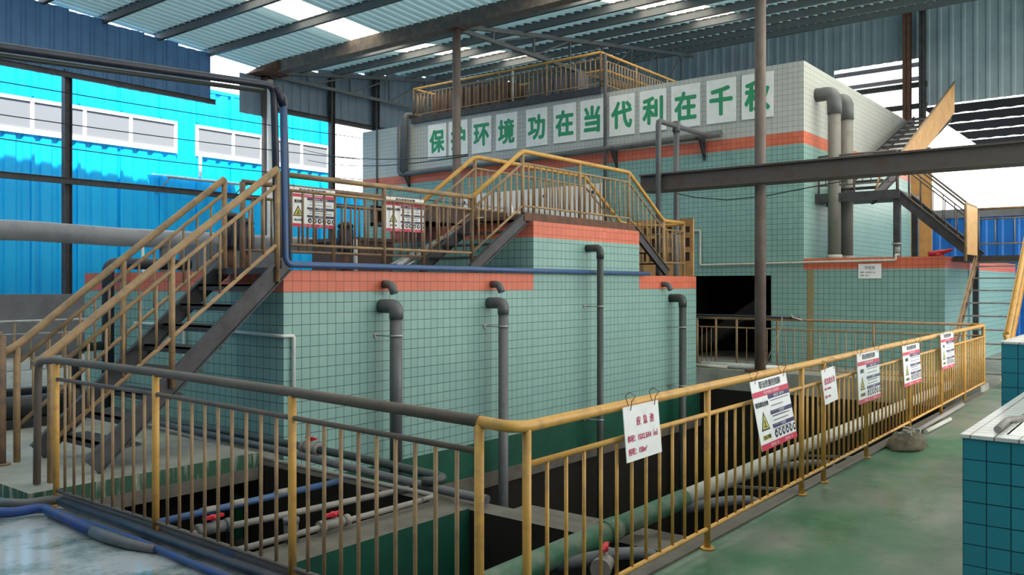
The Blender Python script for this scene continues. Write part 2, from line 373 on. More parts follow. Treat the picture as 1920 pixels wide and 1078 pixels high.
def purlin(x, fn, label, grp):
    mb = MB(); z = fn(x) - 0.13; mb.channel((x, -6, z), (x, 20.25, z), 0.09, 0.21, 0.02)
    tag(mb.build('roof_purlin', 'roofsteel'), label, 'roof beam', grp)
ordn = ['first', 'second', 'third', 'fourth', 'fifth', 'sixth', 'seventh', 'eighth']
for i, x in enumerate((12.6, 11.2, 9.83, 8.45)):
    purlin(x, R1, '%s roof beam in the near slope, counted from the rusty valley beam' % ordn[i], 'beams under the near roof slope')
for i, x in enumerate((15.3, 16.75, 18.2, 19.75, 21.2, 22.7, 24.2, 25.6)):
    purlin(x, R2, '%s roof beam beyond the rusty valley beam, counted towards the back wall' % ordn[i], 'beams under the far roof slope')
mb = MB(); mb.box(14.14, 14.42, -6, 19.3, 7.34, 7.66); tag(mb.build('valley_beam', 'valley'), 'deep rusty beam in the roof valley resting on the round columns', 'roof beam')
mb = MB(); mb.tube([(14.2, 19.2, 7.5), (14.05, 19.9, 7.44), (14.0, 20.3, 7.42)], [.16, .12, .05], 12); mb.box(13.75, 14.6, 19.3, 20.2, 7.32, 7.35)
tag(mb.build('gutter_end', 'rust'), 'flaking rusty gutter end at the valley, on top of the corner column', 'gutter')

def truss(y, label):
    t = thing('roof_truss', (14.3, y, 7.2), label, 'roof truss', 'steel trusses under the far roof slope')
    zb = 7.36 if y < 20 else 7.40; top = lambda x: R2(x) - 0.30
    MB().bar((14.3, y, zb), (26, y, zb), .09, .09).build('bottom_chord', 'roofsteel', t)
    MB().bar((14.3, y, top(14.3) + .05), (26, y, top(26)), .09, .1).build('top_chord', 'roofsteel', t)
    xs = [15.6, 17.2, 18.8, 20.4, 22.0, 23.6, 25.2]
    for a in xs: MB().bar((a, y, zb), (a, y, top(a)), .05, .05, up=(0, 1, 0)).build('upright', 'roofsteel', t)
    for a, b in zip(xs, xs[1:]): MB().bar((a, y, zb), (b, y, top(b)), .04, .04, up=(0, 1, 0)).build('diagonal', 'roofsteel', t)
truss(12.9, 'steel roof truss starting at the middle round column, above the yellow upper railing')
truss(19.82, 'steel roof truss set flat against the left cladding wall')

# left wall (open between sheets), neighbour seen through it
mb = MB()
def clad(xa, xb, z0, fn, mat=0, gap=0.12, y=20.05):
    n = max(1, int((xb - xa) / 0.9)); 
    for i in range(n):
        a, b = xa + (xb - xa) * i / n, xa + (xb - xa) * (i + 1) / n
        h = fn((a + b) / 2) - gap - z0; mb.corr((a, y, z0 + random.uniform(-.01, .01)), (1, 0, 0), (0, 0, 1), b - a, h, pitch=0.3, depth=-0.03, mat=mat)
clad(-9, 12.63, 6.32, R1, 1, .17); clad(13.5, 14.3, 6.25, lambda x: 7.45, 0); clad(14.35, 26.1, 6.45, lambda x: R2(x) - .02, 0, 0.05)
struct('wall_left', mb, ['clad', 'clad_dark'])
mb = MB(); mb.box(-9, 14.3, 20.0, 20.2, 0, 1.38); mb.box(14.3, 26, 20.0, 20.2, 0, 1.2); struct('wall_left_low', mb, 'low_wall')
mb = MB(); mb.corr((-9, -6, 0), (0, 1, 0), (0, 0, 1), 26, 9.1, pitch=0.3, depth=0.03); struct('wall_front', mb, 'clad_dark')
mb = MB(); mb.corr((5.5, -6, 0), (-1, 0, 0), (0, 0, 1), 14.5, 8.2, pitch=0.3, depth=0.03); struct('wall_right', mb, 'clad_dark')  # unseen wall added to keep daylight off the left-facing sides
def post(name, x, y, z1, w, mat, label, z0=0.0, grp=None):
    mb = MB(); mb.channel((x, y, z0), (x, y, z1), w, w, 0.014, up=(1, 0, 0)); mb.box(x - w * .8, x + w * .8, y - w * .8, y + w * .8, z0, z0 + .015)
    return tag(mb.build(name, mat), label, 'post', grp)
g = 'steel posts of the left wall'
post('wall_post', 9.01, 20.12, 6.5, .17, 'dark', 'dark steel post in front of the long window row, near the left edge', 0, g)
post('wall_post', 16.53, 19.88, 7.7, .15, 'dark', 'dark steel post just right of the blue vertical pipe, behind the tank railing', 0, g)
post('wall_post', 18.29, 19.88, 8.1, .17, 'dark', 'dark steel post against the grey cladding left of the slogan wall', 0, g)
post('wall_post', 5.2, 19.88, 8.2, .17, 'dark', 'dark steel post on the dark cladding at the top left corner', 0, g)
def girt(xa, xb, z, h, label, y=19.93, mat='dark'):
    mb = MB(); mb.channel((xa, y, z), (xb, y, z), .1, h, 0.012); tag(mb.build('wall_girt', mat), label, 'wall rail', 'horizontal rails of the left wall')
girt(-9, 14.2, 3.95, .14, 'long horizontal steel rail across the open left wall, below the windows')
girt(-9, 12.7, 6.36, .12, 'horizontal steel rail along the lower edge of the dark cladding')
girt(14.4, 20, 6.47, .14, 'horizontal steel rail under the grey cladding between corner column and slogan wall')
girt(14.4, 20, 3.95, .12, 'horizontal steel rail between the corner column and the big tank, behind the railings')

mb = MB()
def cladb(y0, y1, z0, z1, mat=0): mb.corr((26.1, y1, z0), (0, -1, 0), (0, 0, 1), y1 - y0, z1 - z0, pitch=0.3, depth=0.03, mat=mat)
cladb(8.3, 20.5, 2, 9.6); cladb(5.95, 8.3, 8.0, 9.45); cladb(-6, 5.95, 6.62, 9.45, 1)
struct('wall_back', mb, ['clad_back', 'clad_back'])
mb = MB(); mb.corr((27.2, 6.4, 0), (0, -1, 0), (0, 0, 1), 11, 3.5, pitch=0.4, depth=0.04); mb.box(27.1, 27.3, -4.6, 6.4, 3.5, 3.75, 1); struct('wall_outer_back', mb, ['bluefence', 'low_wall'])
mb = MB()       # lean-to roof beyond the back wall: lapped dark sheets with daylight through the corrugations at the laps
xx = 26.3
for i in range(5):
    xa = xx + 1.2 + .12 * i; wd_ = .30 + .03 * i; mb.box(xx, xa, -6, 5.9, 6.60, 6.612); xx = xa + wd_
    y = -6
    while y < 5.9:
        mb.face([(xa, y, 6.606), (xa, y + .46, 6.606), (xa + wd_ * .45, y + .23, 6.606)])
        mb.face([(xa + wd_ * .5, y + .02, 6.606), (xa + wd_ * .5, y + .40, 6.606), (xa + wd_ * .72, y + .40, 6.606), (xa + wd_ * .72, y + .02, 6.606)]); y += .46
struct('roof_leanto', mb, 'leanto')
mb = MB(); mb.corr((26.6, 4.6, 8.15), (0, 1, 0), V((6, 0, -.5)), 5.2, 6.02, pitch=.3, depth=.03); struct('roof_canopy_white', mb, 'canopy')
for i, (x, z, lb) in enumerate(((28.2, 7.9, 'dark beam under the white canopy roof outside, lower of the two'), (26.9, 8.02, 'dark beam under the white canopy roof outside, upper of the two'))):
    tag(MB().bar((x, 4.6, z), (x, 9.8, z), .08, .12).build('canopy_beam', 'dark'), lb, 'roof beam', 'beams under the white canopy')
post('gap_post', 25.85, 6.2, 9.3, .2, 'rust', 'rusty steel post standing in the bright gap of the back wall', 0)
post('gap_post', 25.85, 5.8, 9.3, .16, 'dark', 'dark steel post at the right edge of the bright gap in the back wall', 0)
for z, lb in ((7.22, 'upper horizontal rail across the bright gap in the back wall'), (6.62, 'lower horizontal rail across the bright gap in the back wall')):
    tag(MB().bar((25.95, 5.7, z), (25.95, 10.5, z), .1, .14).build('gap_rail', 'dark'), lb, 'wall rail', 'rails across the gap in the back wall')

# neighbouring building
nb = thing('neighbouring_building', (10, 22.4, 0), 'bright blue corrugated building with white windows seen through the open left wall', 'building')
mb = MB(); mb.corr((-12, 22.4, 0), (1, 0, 0), (0, 0, 1), 30.6, 7.25, pitch=.42, depth=-.045); mb.corr((18.6, 22.4, 0), (1, 0, 0), (0, 0, 1), 1.7, 4.6, pitch=.42, depth=-.045); 
for k in range(27): mb.box(-11 + k * 1.12, -10.93 + k * 1.12, 22.33, 22.37, 0, 5.2 if -11 + k * 1.12 < 18.5 else 4.6); mb.box(-11 + k * 1.12, -10.93 + k * 1.12, 22.33, 22.37, 6.25, 7.2)
mb.build('wall', 'neigh', nb)
mb = MB(); mb.box(-12, 18.6, 22.38, 30, 7.2, 7.3); mb.box(18.5, 18.6, 22.44, 30, 0, 7.2); mb.build('roof', 'neigh', nb)
def nwindow(x0, x1, mull):
    fr = MB(); z0, z1, y = 5.3, 6.2, 22.39; t = .09
    fr.box(x0, x1, y - .03, y + .06, z0, z0 + .13); fr.box(x0, x1, y - .03, y + .06, z1 - t, z1); fr.box(x0, x0 + t, y - .03, y + .06, z0 + .13, z1 - t); fr.box(x1 - t, x1, y - .03, y + .06, z0 + .13, z1 - t)
    for a in mull: fr.box(a - t / 2, a + t / 2, y - .025, y + .05, z0 + .13, z1 - t)
    w = fr.build('window', 'whiteframe', nb)
    MB().box(x0 + .05, x1 - .05, y, y + .02, z0 + .05, z1 - .05).build('pane', 'glass', w)
nwindow(5.2, 13.05, [6.6, 7.9, 9.19, 10.47, 11.7]); nwindow(13.62, 15.9, [14.86]); nwindow(16.2, 18.5, [17.37])
mb = MB(); mb.corr((12.2, 21.55, 4.52), (1, 0, 0), (0, .9, .12), 2.7, .9, pitch=.22, depth=.03); mb.build('canopy', 'canopy', nb)
mb = MB(); mb.tube([(12.3, 21.6, 4.5), (14.8, 21.6, 4.5)], .03, 8); mb.tube([(12.4, 22.35, 4.1), (12.4, 21.6, 4.5)], .02, 8); mb.tube([(14.7, 22.35, 4.1), (14.7, 21.6, 4.5)], .02, 8); mb.build('canopy_frame', 'metal', nb)
mb = MB(); mb.tube([(13.72, 22.3, 4.7), (13.72, 22.3, 5.3)], .05, 10); mb.build('drainpipe', 'pvc_white', nb)

# ------------------------------------------------------------------ columns, downpipe, cross beam
def column(y, label, z0=0.1):
    t = thing('steel_column', (14.28, y, z0), label, 'column', 'round steel columns under the valley beam')
    MB().cyl((14.28, y, z0), (14.28, y, 7.36), .095, 20).build('shaft', 'column', t)
    MB().box(14.08, 14.48, y - .2, y + .2, z0, z0 + .02).build('base_plate', 'rust', t)
    MB().box(14.1, 14.46, y - .18, y + .18, 7.32, 7.34).build('cap_plate', 'rust', t)
column(5.8, 'nearest round steel column, rising behind the long sign railing at right'); column(12.88, 'round steel column covering the second slogan panel'); column(20.0, 'round rusty steel column at the far left corner of the hall', 0)
mb = MB(); mb.tube([(14.23, 19.7, 0), (14.23, 19.7, 7.2)], .085, 14); tag(mb.build('downpipe', 'pvc_white'), 'white downpipe beside the far left corner column', 'pipe')
b = thing('cross_beam', (14.02, 4, 3.3), 'long brown steel beam crossing in front of the big tank at right', 'beam')
mb = MB(); mb.box(13.95, 14.13, -3, 7.98, 3.36, 3.6); mb.build('web', 'beam', b)
mb = MB(); mb.box(13.9, 14.4, -3, 7.98, 3.32, 3.36); mb.box(13.88, 14.3, -3, 7.98, 3.60, 3.63); mb.build('flange', 'beam', b)
mb = MB(); mb.tube([(14.45, 7.5, 3.30), (14.45, 7.1, 3.2), (14.45, 6.5, 3.12), (14.45, 5.8, 3.14), (14.45, 5, 3.24), (14.45, 4.4, 3.31)], .009, 6); tag(mb.build('hanging_cable', 'cable'), 'thin black cable sagging below the brown cross beam', 'cable')

# ------------------------------------------------------------------ tiled tanks
TZ = 1.74
def band_face(mb, axis, c, a0, a1, bands, flip=False):
    # vertical wall face on plane axis=c from a0 to a1, bands = [(z0, z1, mat)]
    for z0, z1, m in bands:
        P = [(a0, z0), (a1, z0), (a1, z1), (a0, z1)]
        pts = [((c, a, z) if axis == 'x' else (a, c, z)) for a, z in P]
        uv = [(a - a0, z - TZ + 108.0) for a, z in P]
        if flip: pts.reverse(); uv.reverse()
        mb.face(pts, m, uv)
t = thing('treatment_tank', (9.5, 8.9, 0), 'long low tiled tank with an orange top band in the middle, carrying the railed walkway', 'tank')
low = [(-0.35, 1.524, 0), (1.524, TZ, 1)]
mb = MB()
band_face(mb, 'y', 6.85, 5.10, 9.124, low); band_face(mb, 'y', 6.85, 11.939, 13.95, low)
band_face(mb, 'y', 6.85, 9.124, 11.939, [(-0.35, 2.231, 0), (2.231, 2.447, 1)])
band_face(mb, 'x', 5.10, 6.85, 10.9, low, True); band_face(mb, 'x', 13.95, 6.85, 10.9, low); band_face(mb, 'y', 10.9, 5.10, 13.95, low, True)
mb.build('tiled_wall', ['teal', 'orange'], t)
mb = MB(); mb.face([(5.1, 6.85, TZ), (13.95, 6.85, TZ), (13.95, 10.9, TZ), (5.1, 10.9, TZ)]); mb.build('deck', 'concrete_dark', t)
mb = MB()
up = [(TZ, 2.231, 0), (2.231, 2.447, 1)]
band_face(mb, 'x', 9.124, 6.85, 9.6, up, True); band_face(mb, 'x', 11.939, 6.85, 9.6, up); band_face(mb, 'y', 9.6, 9.124, 11.939, up, True)
mb.face([(9.124, 6.85, 2.447), (11.939, 6.85, 2.447), (11.939, 9.6, 2.447), (9.124, 9.6, 2.447)], 2)
mb.build('raised_block', ['teal', 'orange', 'concrete_dark'], t)

t = thing('treatment_tank', (21, 12, 0), 'tall tiled tank with a red band and the slogan panels across its front', 'tank')
SB = [(0, 4.409, 0), (4.409, 4.653, 1), (4.653, 6.05, 2)]
OPZ = 1.78
mb = MB(); T2 = 6.05
band_face(mb, 'x', 16.9, 5.97, 6.635, SB, True); band_face(mb, 'x', 16.9, 8.9, 18.94, SB, True)
band_face(mb, 'x', 16.9, 6.635, 8.9, [(OPZ, 4.409, 0)] + SB[1:], True)
band_face(mb, 'y', 5.97, 16.9, 26.0, SB); band_face(mb, 'y', 18.94, 16.9, 26.0, SB, True); band_face(mb, 'x', 26.0, 5.97, 18.94, SB)
mb.build('tiled_wall', ['teal', 'orange', 'pale'], t)
mb = MB(); mb.face([(16.9, 5.97, T2), (26, 5.97, T2), (26, 18.94, T2), (16.9, 18.94, T2)]); mb.build('deck', 'concrete', t)
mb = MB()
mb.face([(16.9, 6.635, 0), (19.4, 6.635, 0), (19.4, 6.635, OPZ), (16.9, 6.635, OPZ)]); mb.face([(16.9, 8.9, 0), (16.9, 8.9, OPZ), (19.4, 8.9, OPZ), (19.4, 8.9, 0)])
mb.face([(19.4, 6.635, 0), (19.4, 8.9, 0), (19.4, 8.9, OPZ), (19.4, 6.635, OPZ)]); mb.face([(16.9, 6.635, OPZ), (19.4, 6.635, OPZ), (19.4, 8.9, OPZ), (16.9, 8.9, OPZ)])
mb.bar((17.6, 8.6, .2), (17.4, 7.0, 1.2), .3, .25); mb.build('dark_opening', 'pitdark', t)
t = thing('treatment_tank', (21, 4.7, 0), 'low tiled tank with a small white notice at right, beside the tall slogan tank', 'tank')
LB = [(0, 1.894, 0), (1.894, 2.11, 1)]
mb = MB(); band_face(mb, 'x', 16.9, 3.42, 5.97, LB, True); band_face(mb, 'y', 3.42, 16.9, 25, LB); band_face(mb, 'x', 25, 3.42, 5.96, LB); mb.build('tiled_wall', ['teal', 'orange'], t)
mb = MB(); mb.face([(16.9, 3.42, 2.11), (25, 3.42, 2.11), (25, 5.97, 2.11), (16.9, 5.97, 2.11)]); mb.build('deck', 'concrete', t)
MB().box(16.893, 16.899, 5.77, 5.90, 0.0, 1.9).build('rust_streak', 'rusty_stain', t)

# tiled sinks in the right foreground
t = thing('tiled_sink', (5.9, 0, 0), 'nearest blue tiled sink block with a white tiled top in the right foreground', 'sink')
def tbox(mb, x0, x1, y0, y1, z0, z1):
    for ax, c, a0, a1, fl in (('x', x0, y0, y1, True), ('y', y1, x0, x1, True), ('x', x1, y0, y1, False), ('y', y0, x0, x1, False)):
        P = [(a0, z0), (a1, z0), (a1, z1), (a0, z1)]
        pts = [((c, a, z) if ax == 'x' else (a, c, z)) for a, z in P]
        uv = [((y1 - a) if ax == 'x' else (a - x0), z - z1 + 54.0) for a, z in P]
        if fl: pts.reverse(); uv.reverse()
        mb.face(pts, 0, uv)
mb = MB(); tbox(mb, 4.86, 7.1, -1.6, 0.90, 0, 0.815); mb.build('tiled_body', 'bluetile', t)
mb = MB()
def top(mb, x0, x1, y0, y1, z0, z1): mb.box(x0, x1, y0, y1, z0, z1)
for a in ((4.85, 4.99, -1.6, .91), (4.99, 6.6, .73, .91), (4.99, 6.6, -1.6, -.5), (6.6, 7.1, -1.6, .91)): mb.box(a[0], a[1], a[2], a[3], .815, .833)
mb.build('tiled_top', 'whitetile', t)
mb = MB(); mb.box(4.97, 6.62, -.52, .75, .45, .47); mb.box(4.97, 4.99, -.52, .75, .47, .825); mb.box(6.6, 6.62, -.52, .75, .47, .825); mb.box(4.97, 6.62, .73, .75, .47, .825); mb.box(4.97, 6.62, -.52, -.5, .47, .825)
mb.build('basin', 'white', t)
mb = MB(); mb.tube([(5.0, .765, .852), (5.40, .775, .852), (5.52, .70, .852), (5.62, .3, .852), (5.66, -.6, .852)], .018, 10, bend=.06)
tag(mb.build('pipe_offcut', 'pvc_light'), 'grey pipe lying on the white tiled top of the nearest sink', 'pipe')
t = thing('tiled_sink', (8.2, 0, 0), 'second blue tiled block with a white top, behind the nearest sink', 'sink')
mb = MB(); tbox(mb, 7.3, 9.2, -1.2, 1.09, 0, 1.155); mb.build('tiled_body', 'bluetile', t)
MB().box(7.29, 9.21, -1.2, 1.10, 1.155, 1.17).build('tiled_top', 'whitetile', t)

# ------------------------------------------------------------------ railings
def railing(parent, posts, npick, mats, rt=.024, rp=.02, rm=.014, rk=.0095, ends=None, mid=True, bot=True, foot=True):
    """posts: (x, y, zfoot, ztop, zmid, zbot); npick[i]: pickets between post i and i+1"""
    mt, mm, mp, mk = mats
    pts = [(p[0], p[1], p[3]) for p in posts]
    if ends: pts = ends[0] + pts + ends[1]
    MB().tube(pts, rt, 14, bend=.07).build('top_rail', mt, parent)
    for p in posts:
        mb = MB(); mb.cyl((p[0], p[1], p[2]), (p[0], p[1], p[3]), rp, 12)
        if foot: mb.cyl((p[0], p[1], p[2]), (p[0], p[1], p[2] + .012), rp * 2.2, 12)
        mb.build('post', mp, parent)
    if mid: MB().tube([(p[0], p[1], p[4]) for p in posts], rm, 10).build('middle_rail', mm, parent)
    if bot: MB().tube([(p[0], p[1], p[5]) for p in posts], rm, 10).build('bottom_rail', mm, parent)
    off = wloc(parent); first = None; L = posts[0][4] - posts[0][5]
    for (a, b), n in zip(zip(posts, posts[1:]), npick):
        for k in range(1, n + 1):
            t = k / (n + 1); q = [a[i] + (b[i] - a[i]) * t for i in range(6)]
            loc = V((q[0], q[1], q[5]))
            if first is None:
                mb = MB(); mb.cyl((q[0], q[1], q[5]), (q[0], q[1], q[5] + L), rk, 8)
                for i, vv in enumerate(mb.v): mb.v[i] = (vv[0] - q[0] + off.x, vv[1] - q[1] + off.y, vv[2] - q[5] + off.z)
                first = mb.build('picket', mk, parent); o = first
            else: o = clone(first, 'picket', parent, (0, 0, 0))
            o.location = loc - off; o.scale.z = (q[4] - q[5]) / L

YL = ('yellow', 'yellow', 'yellow', 'yellow')
# the near fence: left stretch and long right stretch meet in a bent corner
fy = lambda x: 2.25 + (x - 2.95) * (2.40 - 2.25) / (14.55 - 2.95)
t = thing('safety_railing', (8.5, 2.3, 0), 'long yellow railing hung with notices along the right side of the pit', 'railing')
xs = [2.95, 4.78, 6.45, 6.97, 8.2, 9.85, 11.45, 12.95, 14.5]
pp = [(x, fy(x), 0.0, .982, .815, .122) for x in xs]
railing(t, pp, [11, 11, 3, 8, 11, 11, 10, 10], YL, rt=.026, ends=([(2.832, 2.45, 1.003), (2.845, 2.27, .992)], [(14.56, 2.6, .985)]))
t = thing('safety_railing', (2.83, 4.4, 0), 'near railing with a grimy brown top rail at the left front of the pit', 'railing')
lp = [(2.83, 2.42, -0.0, 1.003, .872, .09), (2.83, 3.724, 0, 1.028, .892, .092), (2.83, 5.104, 0, 1.045, .908, .10), (2.80, 6.42, 0, 1.05, .915, .11)]
railing(t, lp, [9, 9, 9], ('grey_rail', 'grey_rail', 'yellow', 'ochre'), rt=.027, rp=.022, rk=.0105, ends=([], [(2.79, 6.68, 1.03), (2.80, 6.72, .9), (2.80, 6.74, .11)]))
t = thing('safety_railing', (14.55, 5, 0.1), 'yellow railing across the far end of the pit in front of the tall tank', 'railing')
bp = [(14.55, 2.42, .1, .985, .82, .14), (14.55, 4.0, .1, .985, .82, .14), (14.55, 5.6, .1, .985, .82, .14), (14.55, 6.35, .1, .985, .82, .14), (14.55, 6.75, .1, .985, .82, .14), (14.55, 7.12, .1, .985, .82, .14)]
railing(t, bp, [10, 10, 3, 0, 3], ('ochre', 'ochre', 'ochre', 'ochre'), rt=.022, rk=.008)
mb = MB(); mb.tube([(14.52, 7.2, 1.035), (14.52, 5.2, 1.025)], .022, 10); tag(mb.build('loose_pipe', 'navy'), 'dark loose pipe lying along the far pit railing, tied on with rope', 'pipe')
mb = MB(); mb.tube([(14.49, 5.5, 1.03), (14.5, 5.5, .9), (14.5, 5.75, .3)], .008, 6); mb.tube([(14.55, 5.35, 1.07), (14.47, 5.3, 1.03), (14.5, 5.15, .99)], .012, 6)
tag(mb.build('rope_tie', 'rope'), 'pale rope knotted round the loose pipe and the far pit railing', 'rope')

# left staircase onto the tank
st = thing('steel_staircase', (4, 7.2, .1), 'steel staircase with yellow handrails climbing the left end of the low tank', 'staircase')
for y in (6.76, 7.74):
    mb = MB(); mb.channel((3.22, y, .16), (5.06, y, 1.80), .05, .17, .012); mb.build('stringer', 'dark', st)
sx0, sz0 = 3.22, .1
for k in range(1, 9):
    z = .1 + k * .1875; x = 3.25 + (z - .1) * 1.0
    if k == 9: break
    mb = MB(); mb.box(x - .02, x + .2, 6.78, 7.72, z - .02, z); mb.box(x - .02, x, 6.78, 7.72, z - .06, z); mb.build('tread', 'dark', st)
mb = MB(); mb.box(4.93, 5.1, 6.78, 7.72, 1.70, TZ + .02); mb.build('landing_edge', 'dark', st)
OC = ('ochre', 'ochre', 'ochre', 'ochre')
h = sub('handrail', st); railing(h, [(2.90, 6.74, .1, 1.08, .93, .40), (3.883, 6.74, .72, 1.86, 1.72, 1.15), (4.95, 6.74, 1.62, 2.69, 2.54, 1.98)], [6, 6], OC, rt=.033, rp=.026, rm=.018, rk=.012, foot=False, ends=([(2.78, 6.74, 1.0)], []))
h = sub('handrail', st); railing(h, [(3.06, 7.75, .1, 1.08, .93, .40), (3.98, 7.75, .80, 1.84, 1.69, 1.12), (5.04, 7.75, 1.66, 2.68, 2.53, 1.96)], [6, 6], OC, rt=.033, rp=.028, rm=.018, rk=.012, foot=False, ends=([(2.9, 7.74, 1.0)], []))
mb = MB(); mb.cyl((2.93, 7.72, .1), (2.93, 7.72, 1.17), .034, 14); mb.cyl((2.93, 7.72, .1), (2.93, 7.72, .115), .07, 14); mb.tube([(2.93, 7.72, 1.17), (2.85, 7.75, 1.19), (2.7, 7.8, 1.19)], .036, 14, bend=.05)
tag(mb.build('gate_post', 'brown_rail'), 'thick brown post with a rounded top at the left edge, beside the stair foot', 'post')

# walkway railings on the low tank
BR = ('brown_rail', 'brown_rail', 'brown_rail', 'brown_rail'); WR = ('ochre', 'ochre', 'brown_rail', 'brown_rail')
t = thing('walkway_railing', (6.5, 6.96, TZ), 'brown dusty railing along the front edge of the low tank, left of the crossover', 'railing')
railing(t, [(5.14, 6.96, TZ, 2.68, 2.53, 1.99), (6.52, 6.96, TZ, 2.68, 2.53, 1.99), (8.0, 6.96, TZ, 2.68, 2.53, 1.99)], [9, 9], WR, rt=.028, rp=.026, rm=.016, rk=.0125)
t = thing('walkway_railing', (6.5, 7.8, TZ), 'brown railing along the inner side of the tank walkway, carrying the cyanide notice', 'railing')
railing(t, [(5.29, 7.8, TZ, 2.68, 2.52, 1.96), (6.5, 7.8, TZ, 2.68, 2.52, 1.96), (8.0, 7.8, TZ, 2.68, 2.52, 1.96)], [9, 10], BR, rt=.028, rp=.03, rm=.016, rk=.0125)
# crossover stairs over the raised block
c = thing('crossover_walkway', (10.4, 7.3, TZ), 'yellow railed crossover with steps up and down over the raised tank block', 'walkway')
mb = MB(); mb.box(9.0, 11.9, 6.93, 7.83, 2.47, 2.515); mb.box(9.0, 11.9, 6.9, 6.95, 2.449, 2.56); mb.build('deck', 'rust', c)
for xa, xb, za, zb in ((7.95, 9.02, TZ + .04, 2.47), (13.02, 11.88, TZ + .04, 2.47)):
    for y in (6.92, 7.82): MB().channel((xa, y, za), (xb, y, zb), .05, .15, .012).build('stringer', 'dark', c)
    for k in range(1, 4):
        s_ = k / 4; x = xa + (xb - xa) * s_; z = za + (zb - za) * s_
        MB().box(x - .1, x + .1, 6.94, 7.8, z - .02, z).build('tread', 'dark', c)
CR = [(9.03, 2.5), (10.4, 2.5), (11.8, 2.5)]
def cross(y): return [(8.0, y, TZ, 2.68, 2.53, 1.99)] + [(x, y, z, 3.38, 3.22, 2.65) for x, z in CR] + [(12.95, y, TZ, 2.68, 2.53, 1.97), (13.69, y, TZ, 2.68, 2.53, 1.97)]
YR = ('yellow', 'ochre', 'ochre', 'ochre')
h = sub('railing', c); railing(h, cross(6.96), [7, 9, 9, 7, 4], YR, rt=.03, rp=.026, rm=.016, rk=.0125)
h = sub('railing', c); railing(h, cross(7.8), [7, 9, 9, 7, 4], YR, rt=.03, rp=.026, rm=.016, rk=.0125)
t = thing('end_railing', (13.7, 7.4, TZ), 'short yellow railing closing the right end of the tank walkway', 'railing')
railing(t, [(13.72, 6.98, TZ, 2.66, 2.5, 1.97), (13.72, 7.8, TZ, 2.66, 2.5, 1.97)], [5], ('yellow', 'ochre', 'ochre', 'ochre'))

# platform and railings on top of the tall tank
p = thing('upper_platform', (19, 13.7, 6.05), 'yellow railed platform on top of the tall slogan tank', 'platform')
mb = MB(); mb.box(16.82, 21.8, 10.67, 16.85, 6.05, 6.20); mb.build('deck', 'dark', p)
def pr(posts, n, mats=('yellow', 'ochre', 'ochre', 'ochre')): h = sub('railing', p); railing(h, [(x, y, 6.2, 7.0, 6.85, 6.28) for x, y in posts], n, mats, rt=.03, rp=.026, rk=.014)
pr([(16.86, 10.7), (16.86, 12.25), (16.86, 13.75), (16.86, 15.3), (16.86, 16.8)], [10, 10, 10, 10])
pr([(16.86, 10.7), (18.5, 10.7), (20.1, 10.7), (21.7, 10.7)], [11, 11, 11])
pr([(16.86, 16.8), (18.5, 16.8), (20.1, 16.8), (21.7, 16.8)], [8, 8, 8])
pr([(18.3, 11.5), (18.3, 13.2), (18.3, 15.0)], [11, 11])
pr([(18.3, 11.5), (20.0, 11.5), (21.5, 11.5)], [10, 10])
mb = MB(); mb.corr((17.4, 16.6, 6.2), (0, -1, 0), (0, 0, 1), 2.7, .72, pitch=.3, depth=.05); mb.box(17.46, 18.2, 13.9, 16.6, 6.2, 6.9); mb.build('brown_cabinet', 'brown', p)
mb = MB(); mb.box(17.7, 18.2, 11.9, 13.4, 6.2, 6.9)
for k in range(6): mb.box(17.66, 17.7, 11.95 + k * .24, 12.12 + k * .24, 6.22, 6.86)
mb.build('grey_cabinet', 'low_wall', p)
mb = MB(); mb.cyl((17.3, 13.65, 6.2), (17.3, 13.65, 7.25), .03, 10); mb.build('white_upright', 'pvc_white', p)

# ------------------------------------------------------------------ slogan panels
chars = '保护环境功在当代利在千秋'
names = ['bao', 'hu', 'huan', 'jing', 'gong', 'zai', 'dang', 'dai', 'li', 'zai', 'qian', 'qiu']
span = [(16.264, 15.591), (15.494, 14.83), (14.681, 14.028), (13.859, 13.192), (12.889, 12.25), (12.058, 11.404), (11.273, 10.613), (10.474, 9.805), (9.674, 9.004), (8.879, 8.199), (8.044, 7.383), (7.254, 6.582)]
oc = ['leftmost of the row', 'half hidden by the round column', 'third of the row', 'fourth of the row', 'fifth of the row', 'sixth of the row', 'beside the thin dark pole', 'just right of the thin dark pole', 'above the grey pipe frame', 'tenth of the row', 'second from the right end', 'rightmost, crossed by the near column']
for i, (a, b) in enumerate(span):
    t = thing('slogan_panel', (16.89, (a + b) / 2, 5.0), 'white slogan panel with green character %s, %s' % (chars[i], oc[i]), 'sign', 'slogan panels on the tall tank')
    fr = frame((16.89, (a + b) / 2, 5.475), (0, -1, 0), (0, random.uniform(-.012, .012), 1)); w = (a - b) / 2
    mb = MB(); slab(mb, fr, -w, w, -.465, .465, 0, .02); mb.build('board', 'white', t)
    mb = MB(); put_text(mb, fr, chars[i], 0, .0, .64, 0, bold=.023, sx=.84, lift=.0225)
    us = [((V(v) - fr(0, 0, 0)).dot(V((0, -1, 0)))) for v in mb.v]; vs = [v[2] - 5.475 for v in mb.v]
    cu, cv = (min(us) + max(us)) / 2, (min(vs) + max(vs)) / 2
    mb.v = [(v[0], v[1] + cu, v[2] - cv) for v in mb.v]; mb.build('lettering', 'green_ink', t)

